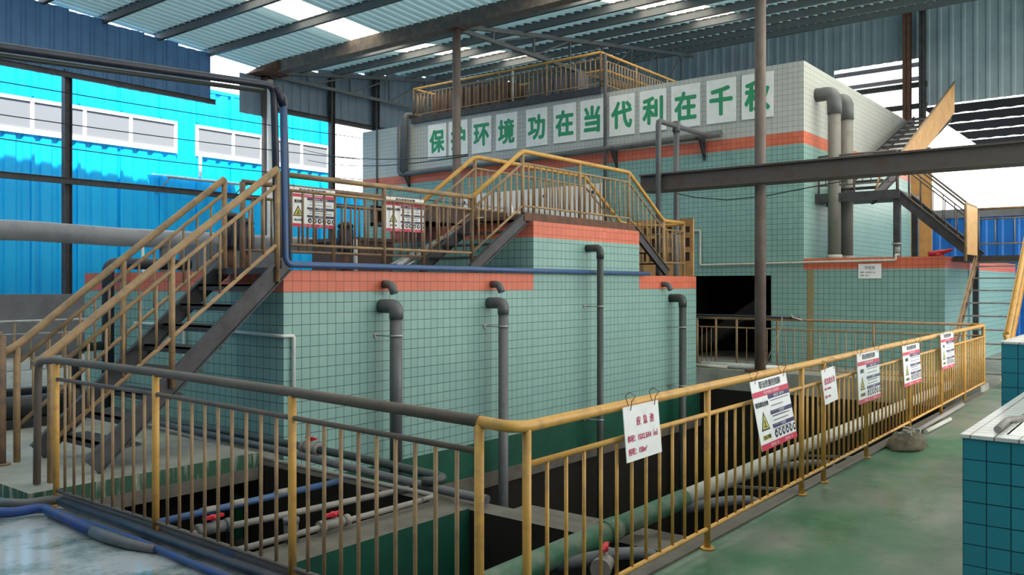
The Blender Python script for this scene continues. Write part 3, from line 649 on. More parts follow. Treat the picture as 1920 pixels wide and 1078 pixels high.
# ------------------------------------------------------------------ notices
def scribble(mb, fr, u0, u1, v, n, mat, h=.006, gap=.016):
    for k in range(n):
        vv = v - k * gap; quad(mb, fr, u0, u0 + (u1 - u0) * random.uniform(.6, 1), vv - h / 2, vv + h / 2, .0035, mat)
def ties(t, fr, spots, drop=.05):
    for u, v in spots:
        mb = MB(); mb.tube([fr(u, v - .02, .006), fr(u - .008, v + drop * .5, .02), fr(u, v + drop, .04), fr(u + .01, v + drop + .02, .0), fr(u + .02, v + drop, -.03), fr(u + .012, v, -.012)], .0022, 5); mb.build('wire_tie', 'wire', t)
def plain_notice(name, label, o, ud, vd, w, h, lines, ink='red_ink', grp=None, tie=True):
    fr = frame(o, ud, vd); t = thing(name, o, label, 'notice', grp)
    mb = MB(); slab(mb, fr, -w / 2, w / 2, -h, 0, -.003, .001); mb.build('board', 'white', t)
    mb = MB()
    for txt, u, v, s, al in lines: put_text(mb, fr, txt, u, v, s, 0, bold=.0008, sx=.9, lift=.003, align=al)
    mb.build('lettering', ink, t)
    if tie: ties(t, fr, [(-w * .32, 0), (w * .36, 0)])
    return t
def hazard_notice(label, o, ud, vd, w, h, chem, tie=True, wide=True):
    fr = frame(o, ud, vd); t = thing('hazard_notice', o, label, 'notice', 'occupational hazard notices')
    X = lambda a: -w / 2 + a * w; Y_ = lambda b_: -h + b_ * h
    mb = MB(); slab(mb, fr, -w / 2, w / 2, -h, 0, -.003, .001); mb.build('board', 'white', t)
    mb = MB()
    for a0, a1, b0, b1, m in ((0, 1, .755, .835, 0), (0, 1, 0, .085, 0), (.38, 1, .69, .755, 1), (.38, 1, .455, .515, 1), (.38, 1, .255, .315, 1)):
        quad(mb, fr, X(a0), X(a1), Y_(b0), Y_(b1), .002, m)
    mb.build('printed_bands', ['redband', 'blueband'], t)
    mb = MB(); k = h / .46
    put_text(mb, fr, '职业危害告知牌', X(.5), Y_(.915), .052 * k, 0, bold=.0012, sx=min(1.15, w / .6))
    put_text(mb, fr, chem, X(.19), Y_(.64), .036 * k * (1.1 if len(chem) < 4 else 1), 0, bold=.0015, sx=.34 * w / (len(chem) * .036 * k * (1.1 if len(chem) < 4 else 1)) if len(chem) > 3 else .95)
    scribble(mb, fr, X(.42), X(.95), Y_(.66), 4, 2, h=.007 * k, gap=.036 * k); scribble(mb, fr, X(.42), X(.95), Y_(.43), 4, 2, h=.007 * k, gap=.03 * k)
    put_text(mb, fr, '作业环境有害  请注意防护', X(.5), Y_(.795), .024 * k, 1, lift=.005)
    for s_, b_ in (('健康危害   理化特性', .722), ('应急处理', .485), ('注意防护', .285)): put_text(mb, fr, s_, X(.68), Y_(b_), .022 * k, 1, lift=.005)
    put_text(mb, fr, '急救电话：120', X(.35), Y_(.042), .022 * k, 1, lift=.005); put_text(mb, fr, '消防电话：119', X(.75), Y_(.042), .022 * k, 1, lift=.005)
    mb.build('lettering', ['black_ink', 'white_ink', 'grey_ink'], t)
    mb = MB(); tc, tv, r = X(.19), Y_(.36), .085 * k
    for rr, m, l in ((r, 0, .002), (r * .74, 1, .0028)):
        mb.face([fr(tc - rr * .87, tv - rr * .5, l), fr(tc + rr * .87, tv - rr * .5, l), fr(tc, tv + rr, l)], m)
    quad(mb, fr, tc - r * .3, tc + r * .3, tv - r * .26, tv - r * .14, .0036, 0); quad(mb, fr, tc - r * .1, tc + r * .1, tv - r * .1, tv + r * .3, .0036, 0)
    put_text(mb, fr, '当心中毒', tc, Y_(.17), .03 * k, 0, bold=.0008)
    if wide: quad(mb, fr, X(.08), X(.30), Y_(.135), Y_(.2), .0015, 1)
    mb.build('warning_triangle', ['black_ink', 'yellow_ink'], t)
    mb = MB()
    for q in range(6):
        cu = X(.44 + q * .105); pts = []
        for a in range(14): pts.append(fr(cu + .043 * w * math.cos(a * math.pi / 7), Y_(.17) + .028 * k * math.sin(a * math.pi / 7), .002))
        mb.face(pts, 0); quad(mb, fr, cu - .012 * k * (1 if q % 2 else .6), cu + .014 * k, Y_(.17) - .010 * k, Y_(.17) + .014 * k * (1 if q % 3 else .4), .0028, 1)
    mb.build('pictograms', ['black_ink', 'white_ink'], t)
    if tie: ties(t, fr, [(-w * .4, 0), (w * .4, 0)])
    return t
plain_notice('tank_notice', 'white notice with red lettering for the emergency pool, hung on the near right railing', (3.876, 2.215, .982), (1, 0.015, .0), (0, .09, 1), .37, .275,
             [('应  急  池', 0.03, -.085, .05, 'CENTER'), ('体积：15X2.5X4（m）', -.165, -.165, .038, 'LEFT'), ('容积：150m³', -.165, -.23, .038, 'LEFT')])
t = plain_notice('tank_notice', 'small white notice with a cut corner and red lettering, hung between two hazard notices', (6.915, 2.25, .93), (1, 0, .05), (0, .12, 1), .32, .27,
             [('综合废水池', 0, -.10, .056, 'CENTER'), ('体积：15X4X4(m)', -.14, -.155, .022, 'LEFT'), ('容积：240m³', -.14, -.215, .026, 'LEFT')])
hazard_notice('large tilted hazard notice on the right railing, nearest the emergency pool notice', (5.63, 2.23, .968), (1, 0.0, 0.02), (0, .19, 1), .63, .45, '铬及其化合物')
hazard_notice('hazard notice on the right railing just beyond the small cut corner notice', (8.05, 2.26, .988), (1, 0, 0), (0, .04, 1), .67, .44, '铅及其化合物'[0] + '烟尘')
hazard_notice('hazard notice on the long right railing, second from its far end', (9.66, 2.28, .968), (1, 0, 0), (0, .06, 1), .70, .42, '硫酸雾')
hazard_notice('hazard notice on the long right railing, nearest its far end', (11.44, 2.29, 1.01), (1, 0, 0), (0, .04, 1), .70, .43, '盐酸')
hazard_notice('cyanide hazard notice on the tank walkway railing, right of the blue vertical pipe', (6.16, 7.74, 2.68), (1, 0, 0), (0, 0, 1), .65, .44, '氰化物', wide=False)
hazard_notice('hazard notice behind the front tank railing, right of the first one', (6.9, 7.01, 2.585), (1, 0, .01), (.02, 0, 1), .60, .385, '铬及其化合物', wide=False)
plain_notice('tank_notice', 'small white notice on the orange band of the low right tank', (16.885, 4.71, 1.99), (0, -1, 0), (0, 0, 1), .42, .28,
             [('中和池', 0, -.08, .07, 'CENTER'), ('体积：4X2.5X2（m）', -.17, -.165, .034, 'LEFT'), ('容积：20m³', -.17, -.225, .034, 'LEFT')], ink='grey_ink', tie=False)

# ------------------------------------------------------------------ pipes
def pipe(name, label, pts, r, mat, bend=.08, cat='pipe', grp=None, seg=14):
    return tag(MB().tube(pts, r, seg, bend=bend).build(name, mat), label, cat, grp)
def drop_pipe(x, ztop, r, mat, label, zend, clamps, side=.18):
    t = thing('drop_pipe', (x, 6.6, zend), label, 'pipe', 'grey pipes dropping down the tiled front of the low tank')
    yc = 6.85 - .23
    MB().tube([(x, yc, zend), (x, yc, ztop - .16)], r, 18).build('pipe', mat, t)
    mb = MB(); mb.tube([(x, yc, ztop - .20), (x, yc, ztop - r), (x, 6.85, ztop - r)], r * 1.14, 18, bend=.14, bseg=8); mb.build('elbow', mat, t)
    for z in clamps:
        mb = MB(); mb.cyl((x, yc, z - .012), (x, yc, z + .012), r * 1.1, 18); mb.tube([(x - r * .8, yc + .03, z), (x - r - .02, 6.85, z)], .008, 8); mb.cyl((x - r - .02, 6.85, z), (x - r - .02, 6.835, z), .03, 12); mb.build('clamp', 'metal', t)
drop_pipe(6.38, 1.43, .066, 'pvc', 'thick grey pipe with an elbow, first from the left on the tiled tank front', -.45, [1.05])
drop_pipe(8.20, 1.43, .062, 'pvc', 'thick grey pipe with an elbow, second from the left on the tiled tank front', -3.9, [1.08, -.12])
drop_pipe(12.98, 1.43, .062, 'pvc_dark', 'grey elbow pipe near the right end of the tiled tank front', -3.9, [.88, -.1])
drop_pipe(10.42, 2.17, .048, 'pvc_dark', 'slim tall pipe with an elbow on the raised block of the tank front', -3.9, [1.28, -.35])
for x, lb in ((6.42, 'short grey spout in the orange band above the first pipe from the left'), (8.26, 'short grey spout in the orange band above the second pipe from the left'), (12.70, 'short grey spout in the orange band near the right end of the tank front')):
    pipe('overflow_spout', lb, [(x, 6.86, 1.60), (x, 6.74, 1.60), (x + .01, 6.70, 1.50)], .045, 'pvc', bend=.06, cat='spout', grp='overflow spouts in the orange band')
# blue pipe from the roof down to the tank edge and along it
t = thing('supply_pipe', (5, 6.8, 1.7), 'blue water pipe coming down beside the stair top and running along the tank edge', 'pipe')
MB().tube([(5.03, 6.76, 3.3), (5.06, 6.76, 1.79), (8.5, 6.76, 1.78), (12.1, 6.76, 1.77)], .032, 14, bend=.08).build('pipe', 'blue', t)
MB().tube([(4.96, 6.76, 3.47), (5.03, 6.76, 3.3)], .036, 14).build('joint', 'navy', t)
pipe('overhead_pipe', 'thick dark pipe high at left, running to the elbow above the stair top', [(-2, 6.8, 3.0), (2.5, 6.8, 3.33), (4.95, 6.8, 3.485), (4.95, 6.78, 3.1), (4.99, 6.78, 1.75)], .034, 'navy', bend=.09)
pipe('overhead_pipe', 'thinner dark pipe running just below the thick overhead pipe at left', [(-2, 6.88, 2.95), (2.5, 6.88, 3.285), (4.9, 6.88, 3.435)], .022, 'pvc_dark', bend=.06)
pipe('riser_pipe', 'slim grey riser pipe between the blue pipe and the front railing', [(5.16, 6.82, 1.76), (5.10, 6.82, 3.42), (5.02, 6.82, 3.42)], .016, 'pvc', bend=.05)
pipe('white_conduit', 'white conduit wrapping the left corner of the low tank', [(5.07, 7.75, 1.12), (5.07, 6.82, 1.1), (5.20, 6.82, 1.1), (5.20, 6.82, -.05)], .018, 'pvc_white', bend=.03)
pipe('white_conduit', 'white conduit on the shaded left end of the low tank, under the stair', [(5.07, 9.6, 1.15), (5.07, 8.55, 1.15), (5.07, 8.55, .55), (5.07, 9.1, .55)], .018, 'pvc_white', bend=.03)
pipe('riser_pipe', 'dark blue riser pipe against the left end of the tank, seen behind the stair', [(4.95, 10.0, .1), (4.95, 10.0, 1.85), (6.0, 10.0, 1.85)], .07, 'navy', bend=.12)
# pipes along the tank foot and over the pit
def valve(parent, p, ax, r, mat='pvc_light'):
    p, ax = V(p), V(ax).normalized(); sd = V((-ax.y, ax.x, 0))
    mb = MB(); mb.cyl(p - ax * .09, p + ax * .09, r * 1.5, 14); mb.cyl(p - ax * .12, p - ax * .08, r * 1.75, 14); mb.cyl(p + ax * .08, p + ax * .12, r * 1.75, 14); mb.cyl(p, p + V((0, 0, r * 2.2)), r * .6, 10)
    b_ = mb.build('valve', mat, parent); top_ = p + V((0, 0, r * 2.4))
    mb = MB(); mb.bar(top_ - ax * .07 + V((0, 0, .008)), top_ + ax * .07 + V((0, 0, .012)), .026, .02); mb.cyl(top_ - V((0, 0, .01)), top_ + V((0, 0, .022)), .022, 10); mb.build('valve_handle', 'red', b_)
t = thing('foot_pipe', (4.93, 6.5, 0), 'thick grey pipe with a red valve along the foot of the shaded tank end', 'pipe')
MB().tube([(4.94, 10.5, .13), (4.93, 8.6, .12), (4.92, 6.35, .12), (4.91, 5.6, .12), (4.9, 4.55, .09), (4.78, 4.5, .09), (4.7, 4.6, .09)], .036, 14, bend=.06).build('pipe', 'pvc_dark', t)
valve(t, (4.92, 6.2, .12), (0, 1, 0), .034)
pipe('foot_pipe', 'grey pipe lying along the pit partition, beside the thick valve pipe', [(4.80, 8.6, .12), (4.79, 6.8, .09), (4.77, 4.3, .03), (4.77, 4.0, .03)], .034, 'pvc', bend=.05)
pipe('foot_pipe', 'thin pale pipe along the pit partition, lowest of the three there', [(4.72, 9.2, .13), (4.68, 6.4, .02), (4.66, 5.2, .02), (4.60, 4.36, .035), (4.45, 4.35, .035)], .018, 'pvc_light', bend=.04)
t = thing('pit_pipe', (3.8, 5.4, 0), 'blue pipe spanning the left pit below the concrete slab', 'pipe'); MB().tube([(2.9, 5.42, .0), (4.75, 5.50, -.03)], .026, 12).build('pipe', 'blue', t)
for a in (3.35, 3.6, 4.0): MB().cyl((a, 5.42 + (a - 2.9) * .043, -.0), (a + .12, 5.425 + (a - 2.9) * .043, -.004), .027, 12).build('worn_patch', 'pvc_light', t)
t = thing('pit_pipe', (3.8, 4.9, 0), 'pale pipe with a red valve crossing the left pit, next to the blue pipe', 'pipe')
MB().tube([(2.95, 4.93, .02), (4.75, 4.78, .0)], .024, 12).build('pipe', 'pvc_light', t); valve(t, (3.12, 4.92, .03), (1, -.08, 0), .026, 'pvc')
t = thing('pit_pipe', (3.8, 4.5, 0), 'pale pipe with strainer and red valve lying on the concrete pit divider wall', 'pipe')
MB().tube([(2.95, 4.40, .03), (4.45, 4.36, .03)], .02, 12).build('pipe', 'pvc_light', t); valve(t, (3.66, 4.38, .035), (1, -.03, 0), .022)
mb = MB(); mb.cyl((3.35, 4.42, -.06), (3.35, 4.42, .12), .045, 14); mb.cyl((3.35, 4.42, .1), (3.35, 4.42, .13), .052, 14); mb.build('strainer', 'pvc', t)
# long pipe just inside the right railing
t = thing('pit_edge_pipe', (8, 2.8, 0), 'long pipe inside the right railing, green splashed near and pale further on', 'pipe')
MB().tube([(3.2, 2.8, -.5), (3.2, 2.8, .065), (4.55, 2.8, .075)], .07, 18, bend=.12).build('near_length', 'pvc_green', t)
MB().tube([(4.55, 2.8, .075), (5.5, 2.8, .08)], .066, 18).build('middle_length', 'pvc_green', t)
MB().tube([(5.5, 2.8, .08), (14.1, 2.8, .08)], .062, 18).build('far_length', 'pvc_pale', t)
MB().cyl((4.45, 2.8, .075), (4.58, 2.8, .076), .076, 18).build('coupling', 'pvc_green', t)
valve(t, (4.17, 2.62, .0), (.8, .3, 0), .034)
for i, (x, r) in enumerate(((4.35, .05), (5.9, .05), (7.55, .045))):
    pipe('branch_pipe', ['nearest', 'second', 'third'][i] + ' stub pipe curving from the long pit pipe down to the floor edge', [(x - .45, 2.78, .02), (x - .1, 2.62, .03), (x + .1, 2.45, .02), (x + .16, 2.40, -.15)], r * .8, 'pvc', bend=.09, grp='stub pipes under the right railing')
mb = MB(); mb.box(4.87, 5.25, 2.42, 4.0, -.18, -.1); tag(mb.build('concrete_plank', 'concrete_dark'), 'concrete plank bridging the pit edge under the near right railing', 'plank')
for i, (x, lb) in enumerate(((6.7, 'thin steel bar across the pit edge, nearer one'), (8.3, 'thin steel bar across the pit edge beside the grimy sack'))): tag(MB().bar((x, 2.42, -.03), (x - .25, 3.0, -.03), .02, .02).build('steel_bar', 'metal'), lb, 'bar')
# pipes on the floor along the left railing
t = thing('floor_hose', (2.55, 6, 0), 'blue pipe with taped end on the floor outside the left railing', 'pipe')
MB().tube([(2.0, 7.4, .05), (2.42, 6.25, .05), (2.62, 6.22, .055), (2.58, 5.3, .04)], .033, 14, bend=.08).build('pipe', 'bluedeep', t)
MB().tube([(2.58, 5.4, .042), (2.585, 5.2, .04), (2.61, 5.0, .032), (2.66, 4.8, .026)], [.036, .037, .032, .024], 14).build('tape', 'pvc', t)
pipe('floor_hose', 'thin dark blue pipe along the floor, outermost of the pipes beside the left railing', [(2.66, 6.2, .03), (2.68, 5.0, .03), (2.64, 4.2, .03), (2.60, 2.2, .03)], .02, 'bluedeep', cat='pipe')
pipe('floor_hose', 'dark pipe on the floor just outside the left railing posts', [(2.78, 6.3, .05), (2.765, 5.0, .05), (2.75, 4.2, .05), (2.74, 1.8, .05)], .032, 'navy', cat='pipe')
pipe('floor_hose', 'grey pipe with couplings on the pit edge right under the left railing', [(2.45, 6.72, .05), (2.60, 6.44, .05), (2.86, 6.40, .05), (2.875, 5.1, .045), (2.87, 2.6, .04)], .03, 'pvc', bend=.07, cat='pipe')
mb = MB(); mb.cyl((2.873, 4.28, .045), (2.873, 4.42, .045), .036, 14); tag(mb.build('pipe_coupling', 'blue'), 'blue taped coupling on the grey pipe under the left railing', 'coupling')

# pipes on the tall tank
t = thing('wall_pipe', (16.75, 12, 4.6), 'dark grey pipe running across the tall tank just below the slogan panels', 'pipe')
MB().tube([(16.72, 17.2, 6.0), (16.75, 17.25, 4.66), (16.75, 12, 4.70), (16.75, 7.65, 4.76)], .075, 16, bend=.14).build('pipe', 'pvc', t)
for y in (17.0, 10.28, 8.1):
    mb = MB(); mb.cyl((16.75, y - .04, 4.70), (16.75, y + .04, 4.70), .085, 14); mb.bar((16.9, y, 4.3), (16.7, y, 4.62), .05, .05); mb.bar((16.88, y, 4.25), (16.88, y, 4.7), .05, .05, up=(1, 0, 0)); mb.build('bracket', 'dark', t)
pipe('wall_pipe', 'grey pipe standing at the left end of the slogan wall, bent over its top', [(17.3, 17.0, 6.3), (16.72, 17.0, 6.3), (16.72, 17.03, 4.7)], .09, 'pvc', bend=.16)
t = thing('pipe_gantry', (14.3, 7.6, TZ), 'grey pipe gantry with two legs in front of the slogan panels', 'pipe')
MB().tube([(13.85, 7.55, TZ), (13.85, 7.55, 4.58), (16.62, 7.84, 4.70)], .05, 14, bend=.1).build('pipe', 'pvc', t)
MB().tube([(14.7, 7.63, .0), (14.7, 7.63, 4.62)], .055, 14).build('leg', 'pvc', t)
MB().cyl((14.7, 7.63, 4.5), (14.7, 7.63, 4.7), .075, 14).build('tee', 'pvc', t)
pipe('conduit_pole', 'thin dark pole standing against the slogan wall beside the seventh panel', [(16.72, 10.49, 2.2), (16.72, 10.49, 6.9)], .04, 'dark')
pipe('wall_conduit', 'thin dark conduit down the slogan wall near its left end', [(16.87, 18.3, 6.1), (16.87, 18.3, 3.5)], .02, 'dark')
pipe('white_pipe', 'thin white pipe stepping down the tall tank and along the low right tank', [(16.85, 8.5, 2.75), (16.85, 8.18, 2.75), (16.85, 8.18, 2.01), (16.85, 4.24, 2.05), (16.85, 4.24, 2.15), (16.95, 4.2, 2.15)], .022, 'pvc_pale', bend=.03)
for x, lb in ((17.62, 'left of two thick elbowed pipes on the side of the tall tank'), (18.42, 'right of two thick elbowed pipes on the side of the tall tank')):
    t = thing('vent_pipe', (x, 5.6, 2.11), lb, 'pipe', 'twin vertical pipes on the side of the tall tank')
    MB().tube([(x, 5.6, 2.112), (x, 5.6, 5.2)], .125, 20).build('pipe', 'pvc_mid', t)
    MB().tube([(x, 5.6, 5.05), (x, 5.6, 5.48), (x, 5.98, 5.48)], .14, 20, bend=.24, bseg=8).build('elbow', 'pvc', t)
    MB().cyl((x, 5.6, 2.112), (x, 5.6, 2.2), .15, 20).build('collar', 'pvc_pale', t)
mb = MB(); mb.box(16.83, 16.885, 10.67, 15.12, 2.4, 3.95); 
t = thing('white_cladding_board', (16.85, 12.9, 2.4), 'pinkish white panel on the tall tank seen through the crossover railings', 'panel'); mb.build('sheet', 'whitepanel', t)
mb = MB()
for y in (10.9, 12.3, 13.7, 14.9): mb.cyl((16.81, y, 3.75), (16.83, y, 3.75), .04, 10)
mb.build('bolt', 'dark', t)

# ------------------------------------------------------------------ things on the tanks
def motor(x, y, label, zb=TZ):
    t = thing('mixer_motor', (x, y, zb), label, 'motor', 'mixer motors on the low tank')
    mb = MB(); mb.cyl((x, y, zb), (x, y, zb + .28), .06, 14); mb.box(x - .16, x + .16, y - .16, y + .16, zb, zb + .03); mb.build('stand', 'rust', t)
    mb = MB(); mb.cyl((x, y, zb + .28), (x, y, zb + .62), .1, 18)
    for a in range(12):
        an = a * math.pi / 6; mb.bar((x + .1 * math.cos(an), y + .1 * math.sin(an), zb + .3), (x + .1 * math.cos(an), y + .1 * math.sin(an), zb + .58), .012, .012, up=(1, 0, 0))
    mb.build('body', 'navy', t)
    mb = MB(); mb.tube([(x, y, zb + .62), (x, y, zb + .66), (x, y, zb + .69)], [.11, .1, .06], 18); mb.build('cap', 'black', t)
motor(7.55, 8.8, 'dark blue mixer motor standing behind the tank railing, between the two notices'); motor(5.75, 8.7, 'dark mixer motor behind the left stair top')
motor(6.35, 9.3, 'dark mixer motor hidden behind the cyanide notice')
pipe('white_stub', 'short white capped pipe standing on the tank deck in front of the mixer motor', [(6.98, 7.95, TZ), (6.98, 7.95, 2.15)], .025, 'pvc_white')
mb = MB(); mb.box(7.95, 8.6, 9.0, 10.0, TZ, 2.2); mb.box(7.9, 8.65, 8.95, 10.05, 2.2, 2.25); tag(mb.build('pump_cabinet', 'brown'), 'rusty brown box on the tank deck behind the second hazard notice', 'cabinet')
mb = MB(); mb.box(6.2, 7.3, 9.7, 10.6, TZ, 2.12); tag(mb.build('dosing_tank', 'low_wall'), 'grey box tank on the deck behind the front railing', 'tank')
mb = MB(); mb.channel((7.6, 7.92, TZ + .08), (9.3, 7.92, 2.52), .12, .09, .015); tag(mb.build('steel_plank', 'metal'), 'pale steel plank leaning from the tank deck up to the crossover', 'plank')
t = thing('launder_trough', (10.2, 9.0, 2.45), 'dark brown steel trough on the raised block behind the crossover', 'trough')
mb = MB(); mb.box(8.5, 12.0, 8.5, 8.56, 2.45, 2.75); mb.box(8.5, 12.0, 9.3, 9.36, 2.45, 2.75); mb.box(8.5, 12, 8.5, 9.36, 2.45, 2.5); mb.build('body', 'brown', t)
mb = MB(); mb.face([(8.3, 8.4, 2.80), (12.1, 8.4, 2.80), (12.1, 9.4, 2.95), (8.3, 9.4, 2.95)]); mb.face([(8.3, 9.4, 2.93), (12.1, 9.4, 2.93), (12.1, 8.4, 2.78), (8.3, 8.4, 2.78)]); mb.build('cover', 'brown', t)
mb = MB(); mb.tube([(9.45, 7.5, 2.515), (9.45, 7.5, 2.66), (9.45, 7.5, 2.72), (9.45, 7.5, 2.78)], [.045, .045, .02, .016], 12); tag(mb.build('plastic_bottle', 'whitepanel'), 'small pale plastic bottle standing on the crossover deck', 'bottle')
# tan perforated screen at the end of the walkway
t = thing('perforated_screen', (15.0, 8.2, 0), 'tan perforated metal screen behind the right end of the tank walkway', 'screen')
mb = MB(); ys = [7.42 + i * .19 for i in range(9)]; zs = [1.2, 1.9, 2.05, 2.22, 2.32, 2.5, 2.60, 2.72, 2.87]
for i, (a, b_) in enumerate(zip(ys, ys[1:])):
    for j, (c0, c1) in enumerate(zip(zs, zs[1:])):
        if j in (2, 4, 6) and True:
            mb.box(14.98, 15.02, a, a + .07, c0, c1)
        else: mb.box(14.98, 15.02, a, b_, c0, c1)
mb.build('sheet', 'tan', t)
MB().box(15.1, 15.14, 7.5, 8.9, 1.3, 2.84).build('backing_sheet', 'brown', t)

# ------------------------------------------------------------------ right hand stairs and landings
s = thing('steel_staircase', (16, 2.6, 0), 'yellow sided steel steps climbing to the low right tank', 'staircase')
for y in (2.2, 3.0): MB().channel((14.85, y, .06), (17.45, y, 2.08), .05, .16, .012).build('stringer', 'ochre' if y > 2.5 else 'yellow', s)
for k in range(1, 10):
    z = k * .215; x = 14.78 + z * 1.28; MB().box(x, x + .2, 2.22, 2.98, z - .025, z).build('tread', 'metal', s)
mb = MB(); mb.bar((14.9, 2.17, .72), (17.0, 2.17, 2.35), .03, .26); mb.build('side_plate', 'yellow', s)
mb = MB(); mb.tube([(14.95, 2.17, .0), (14.95, 2.17, .78), (14.8, 2.17, .84)], .028, 12, bend=.08); mb.tube([(14.75, 2.13, .86), (17.1, 2.13, 2.62), (18.3, 2.13, 2.95)], .03, 12, bend=.1); mb.build('handrail', 'yellow', s)
s = thing('stair_gate', (16.9, 3.0, 2.1), 'yellow sheet metal rail end standing at the top of the right steps', 'panel')
MB().box(16.45, 17.4, 2.98, 3.02, 2.12, 2.98).build('sheet', 'yellow', s); MB().tube([(16.45, 3, 2.0), (16.45, 3, 3.0), (17.4, 3, 3.0), (17.4, 3, 2.0)], .025, 10, bend=.06).build('frame', 'ochre', s)
l = thing('landing', (18.2, 2.6, 0), 'grey steel landing at the top of the right steps, in front of the blue fence', 'platform')
MB().box(17.45, 19.2, 1.0, 3.38, 2.02, 2.12).build('deck', 'dark', l)
for x, y in ((17.5, 1.05), (19.1, 1.05), (19.1, 3.3)): MB().box(x - .05, x + .05, y - .05, y + .05, 0, 2.02).build('leg', 'dark', l)
h = sub('railing', l); railing(h, [(19.15, 1.1, 2.12, 3.1, 2.9, 2.4), (19.15, 2.3, 2.12, 3.1, 2.9, 2.4), (19.15, 3.3, 2.12, 3.1, 2.9, 2.4)], [2, 2], ('ochre', 'ochre', 'ochre', 'ochre'), foot=False)
l = thing('upper_landing', (18, 5.1, 2.11), 'grey steel landing on posts beside the tall tank, between two flights of steps', 'platform')
mb = MB(); mb.box(17.6, 19.2, 4.35, 5.95, 3.34, 3.42); mb.box(17.55, 17.62, 4.35, 6.6, 3.26, 3.44); mb.build('deck', 'dark', l)
for x, y in ((17.68, 4.42), (19.1, 4.42)): MB().box(x - .06, x + .06, y - .06, y + .06, 2.112, 3.34).build('leg', 'dark', l)
h = sub('railing', l); railing(h, [(17.58, 4.4, 3.4, 4.2, 4.0, 3.6), (17.58, 5.2, 3.4, 4.2, 4.0, 3.6), (17.58, 5.9, 3.4, 4.2, 4.0, 3.6)], [4, 4], ('grey_rail',) * 4, foot=False, rt=.02)
s = thing('steel_staircase', (18, 3.8, 2.1), 'dark steel flight with grey rails dropping from the upper landing at right', 'staircase')
for x in (17.65, 18.5): MB().channel((x, 4.45, 3.36), (x, 3.1, 2.14), .05, .17, .012).build('stringer', 'dark', s)
for k in range(1, 6): MB().box(17.68, 18.47, 4.45 - k * .22 - .1, 4.45 - k * .22 + .1, 3.36 - k * .2 - .02, 3.36 - k * .2).build('tread', 'dark', s)
for x in (17.65, 18.5):
    h = sub('handrail', s); railing(h, [(x, 4.4, 3.36, 4.15, 3.95, 3.45), (x, 3.15, 2.2, 3.0, 2.8, 2.3)], [5], ('grey_rail',) * 4, foot=False, rt=.02, rk=.01)
s = thing('steel_staircase', (21, 5.3, 3.4), 'yellow sheet sided flight climbing to the top of the tall tank', 'staircase')
for y in (5.85, 4.95): MB().channel((17.9, y, 3.3), (25.2, y, 6.1), .06, .2, .012).build('stringer', 'dark', s)
for k in range(1, 15): MB().box(17.9 + k * .5 - .15, 17.9 + k * .5 + .15, 4.98, 5.82, 3.42 + k * .19 - .03, 3.42 + k * .19).build('tread', 'dark', s)
fr = frame((17.4, 4.9, 3.25), (1, 0, 0), (0, 0, 1)); mb = MB()
c8 = [(20.2, 4.0), (25.3, 6.20), (25.3, 7.0), (20.2, 4.6)]
for y in (4.88, 4.91): mb.face([(x, y, z) for x, z in (c8 if y < 4.9 else c8[::-1])])
for (a, b_) in zip(c8, c8[1:] + c8[:1]): mb.face([(a[0], 4.88, a[1]), (a[0], 4.91, a[1]), (b_[0], 4.91, b_[1]), (b_[0], 4.88, b_[1])])
mb.build('side_sheet', 'tan', s)
MB().tube([(17.9, 4.88, 3.45), (18.2, 4.88, 3.8), (20.2, 4.88, 4.62), (25.3, 4.88, 7.02)], .03, 10).build('handrail', 'ochre', s)
mb = MB(); mb.box(20.0, 20.04, 4.3, 4.72, 2.112, 4.15); tag(mb.build('yellow_panel', 'tan'), 'tan sheet panel standing upright below the yellow sided flight', 'panel')
mb = MB(); mb.bar((21.0, 4.9, 2.11), (22.5, 4.9, 4.9), .09, .09, up=(0, 1, 0)); tag(mb.build('support_strut', 'metal'), 'pale steel strut under the yellow sided flight', 'strut')
mb = MB(); mb.tube([(17.15, 3.75, 2.15), (17.2, 3.62, 2.17), (17.25, 3.5, 2.2), (17.28, 3.36, 2.24)], [.05, .06, .045, .02], 10); mb.tube([(17.1, 3.6, 2.13), (17.3, 3.55, 2.16)], [.03, .05], 8); tag(mb.build('red_scoop', 'red'), 'red plastic scoop lying on the edge of the low right tank', 'scoop')
mb = MB(); mb.cyl((17.4, 4.35, 2.112), (17.4, 4.35, 2.38), .05, 12); mb.cyl((17.4, 4.35, 2.36), (17.4, 4.35, 2.39), .1, 14); tag(mb.build('flanged_stub', 'metal'), 'small flanged pipe stub on top of the low right tank', 'pipe')
pipe('hanging_rag', 'pale twisted rag hanging from the landing railing in front of the blue fence', [(18.9, 2.3, 3.0), (18.9, 2.32, 2.8), (18.92, 2.28, 2.6), (18.9, 2.3, 2.5)], .02, 'rope', bend=.04, cat='rag')

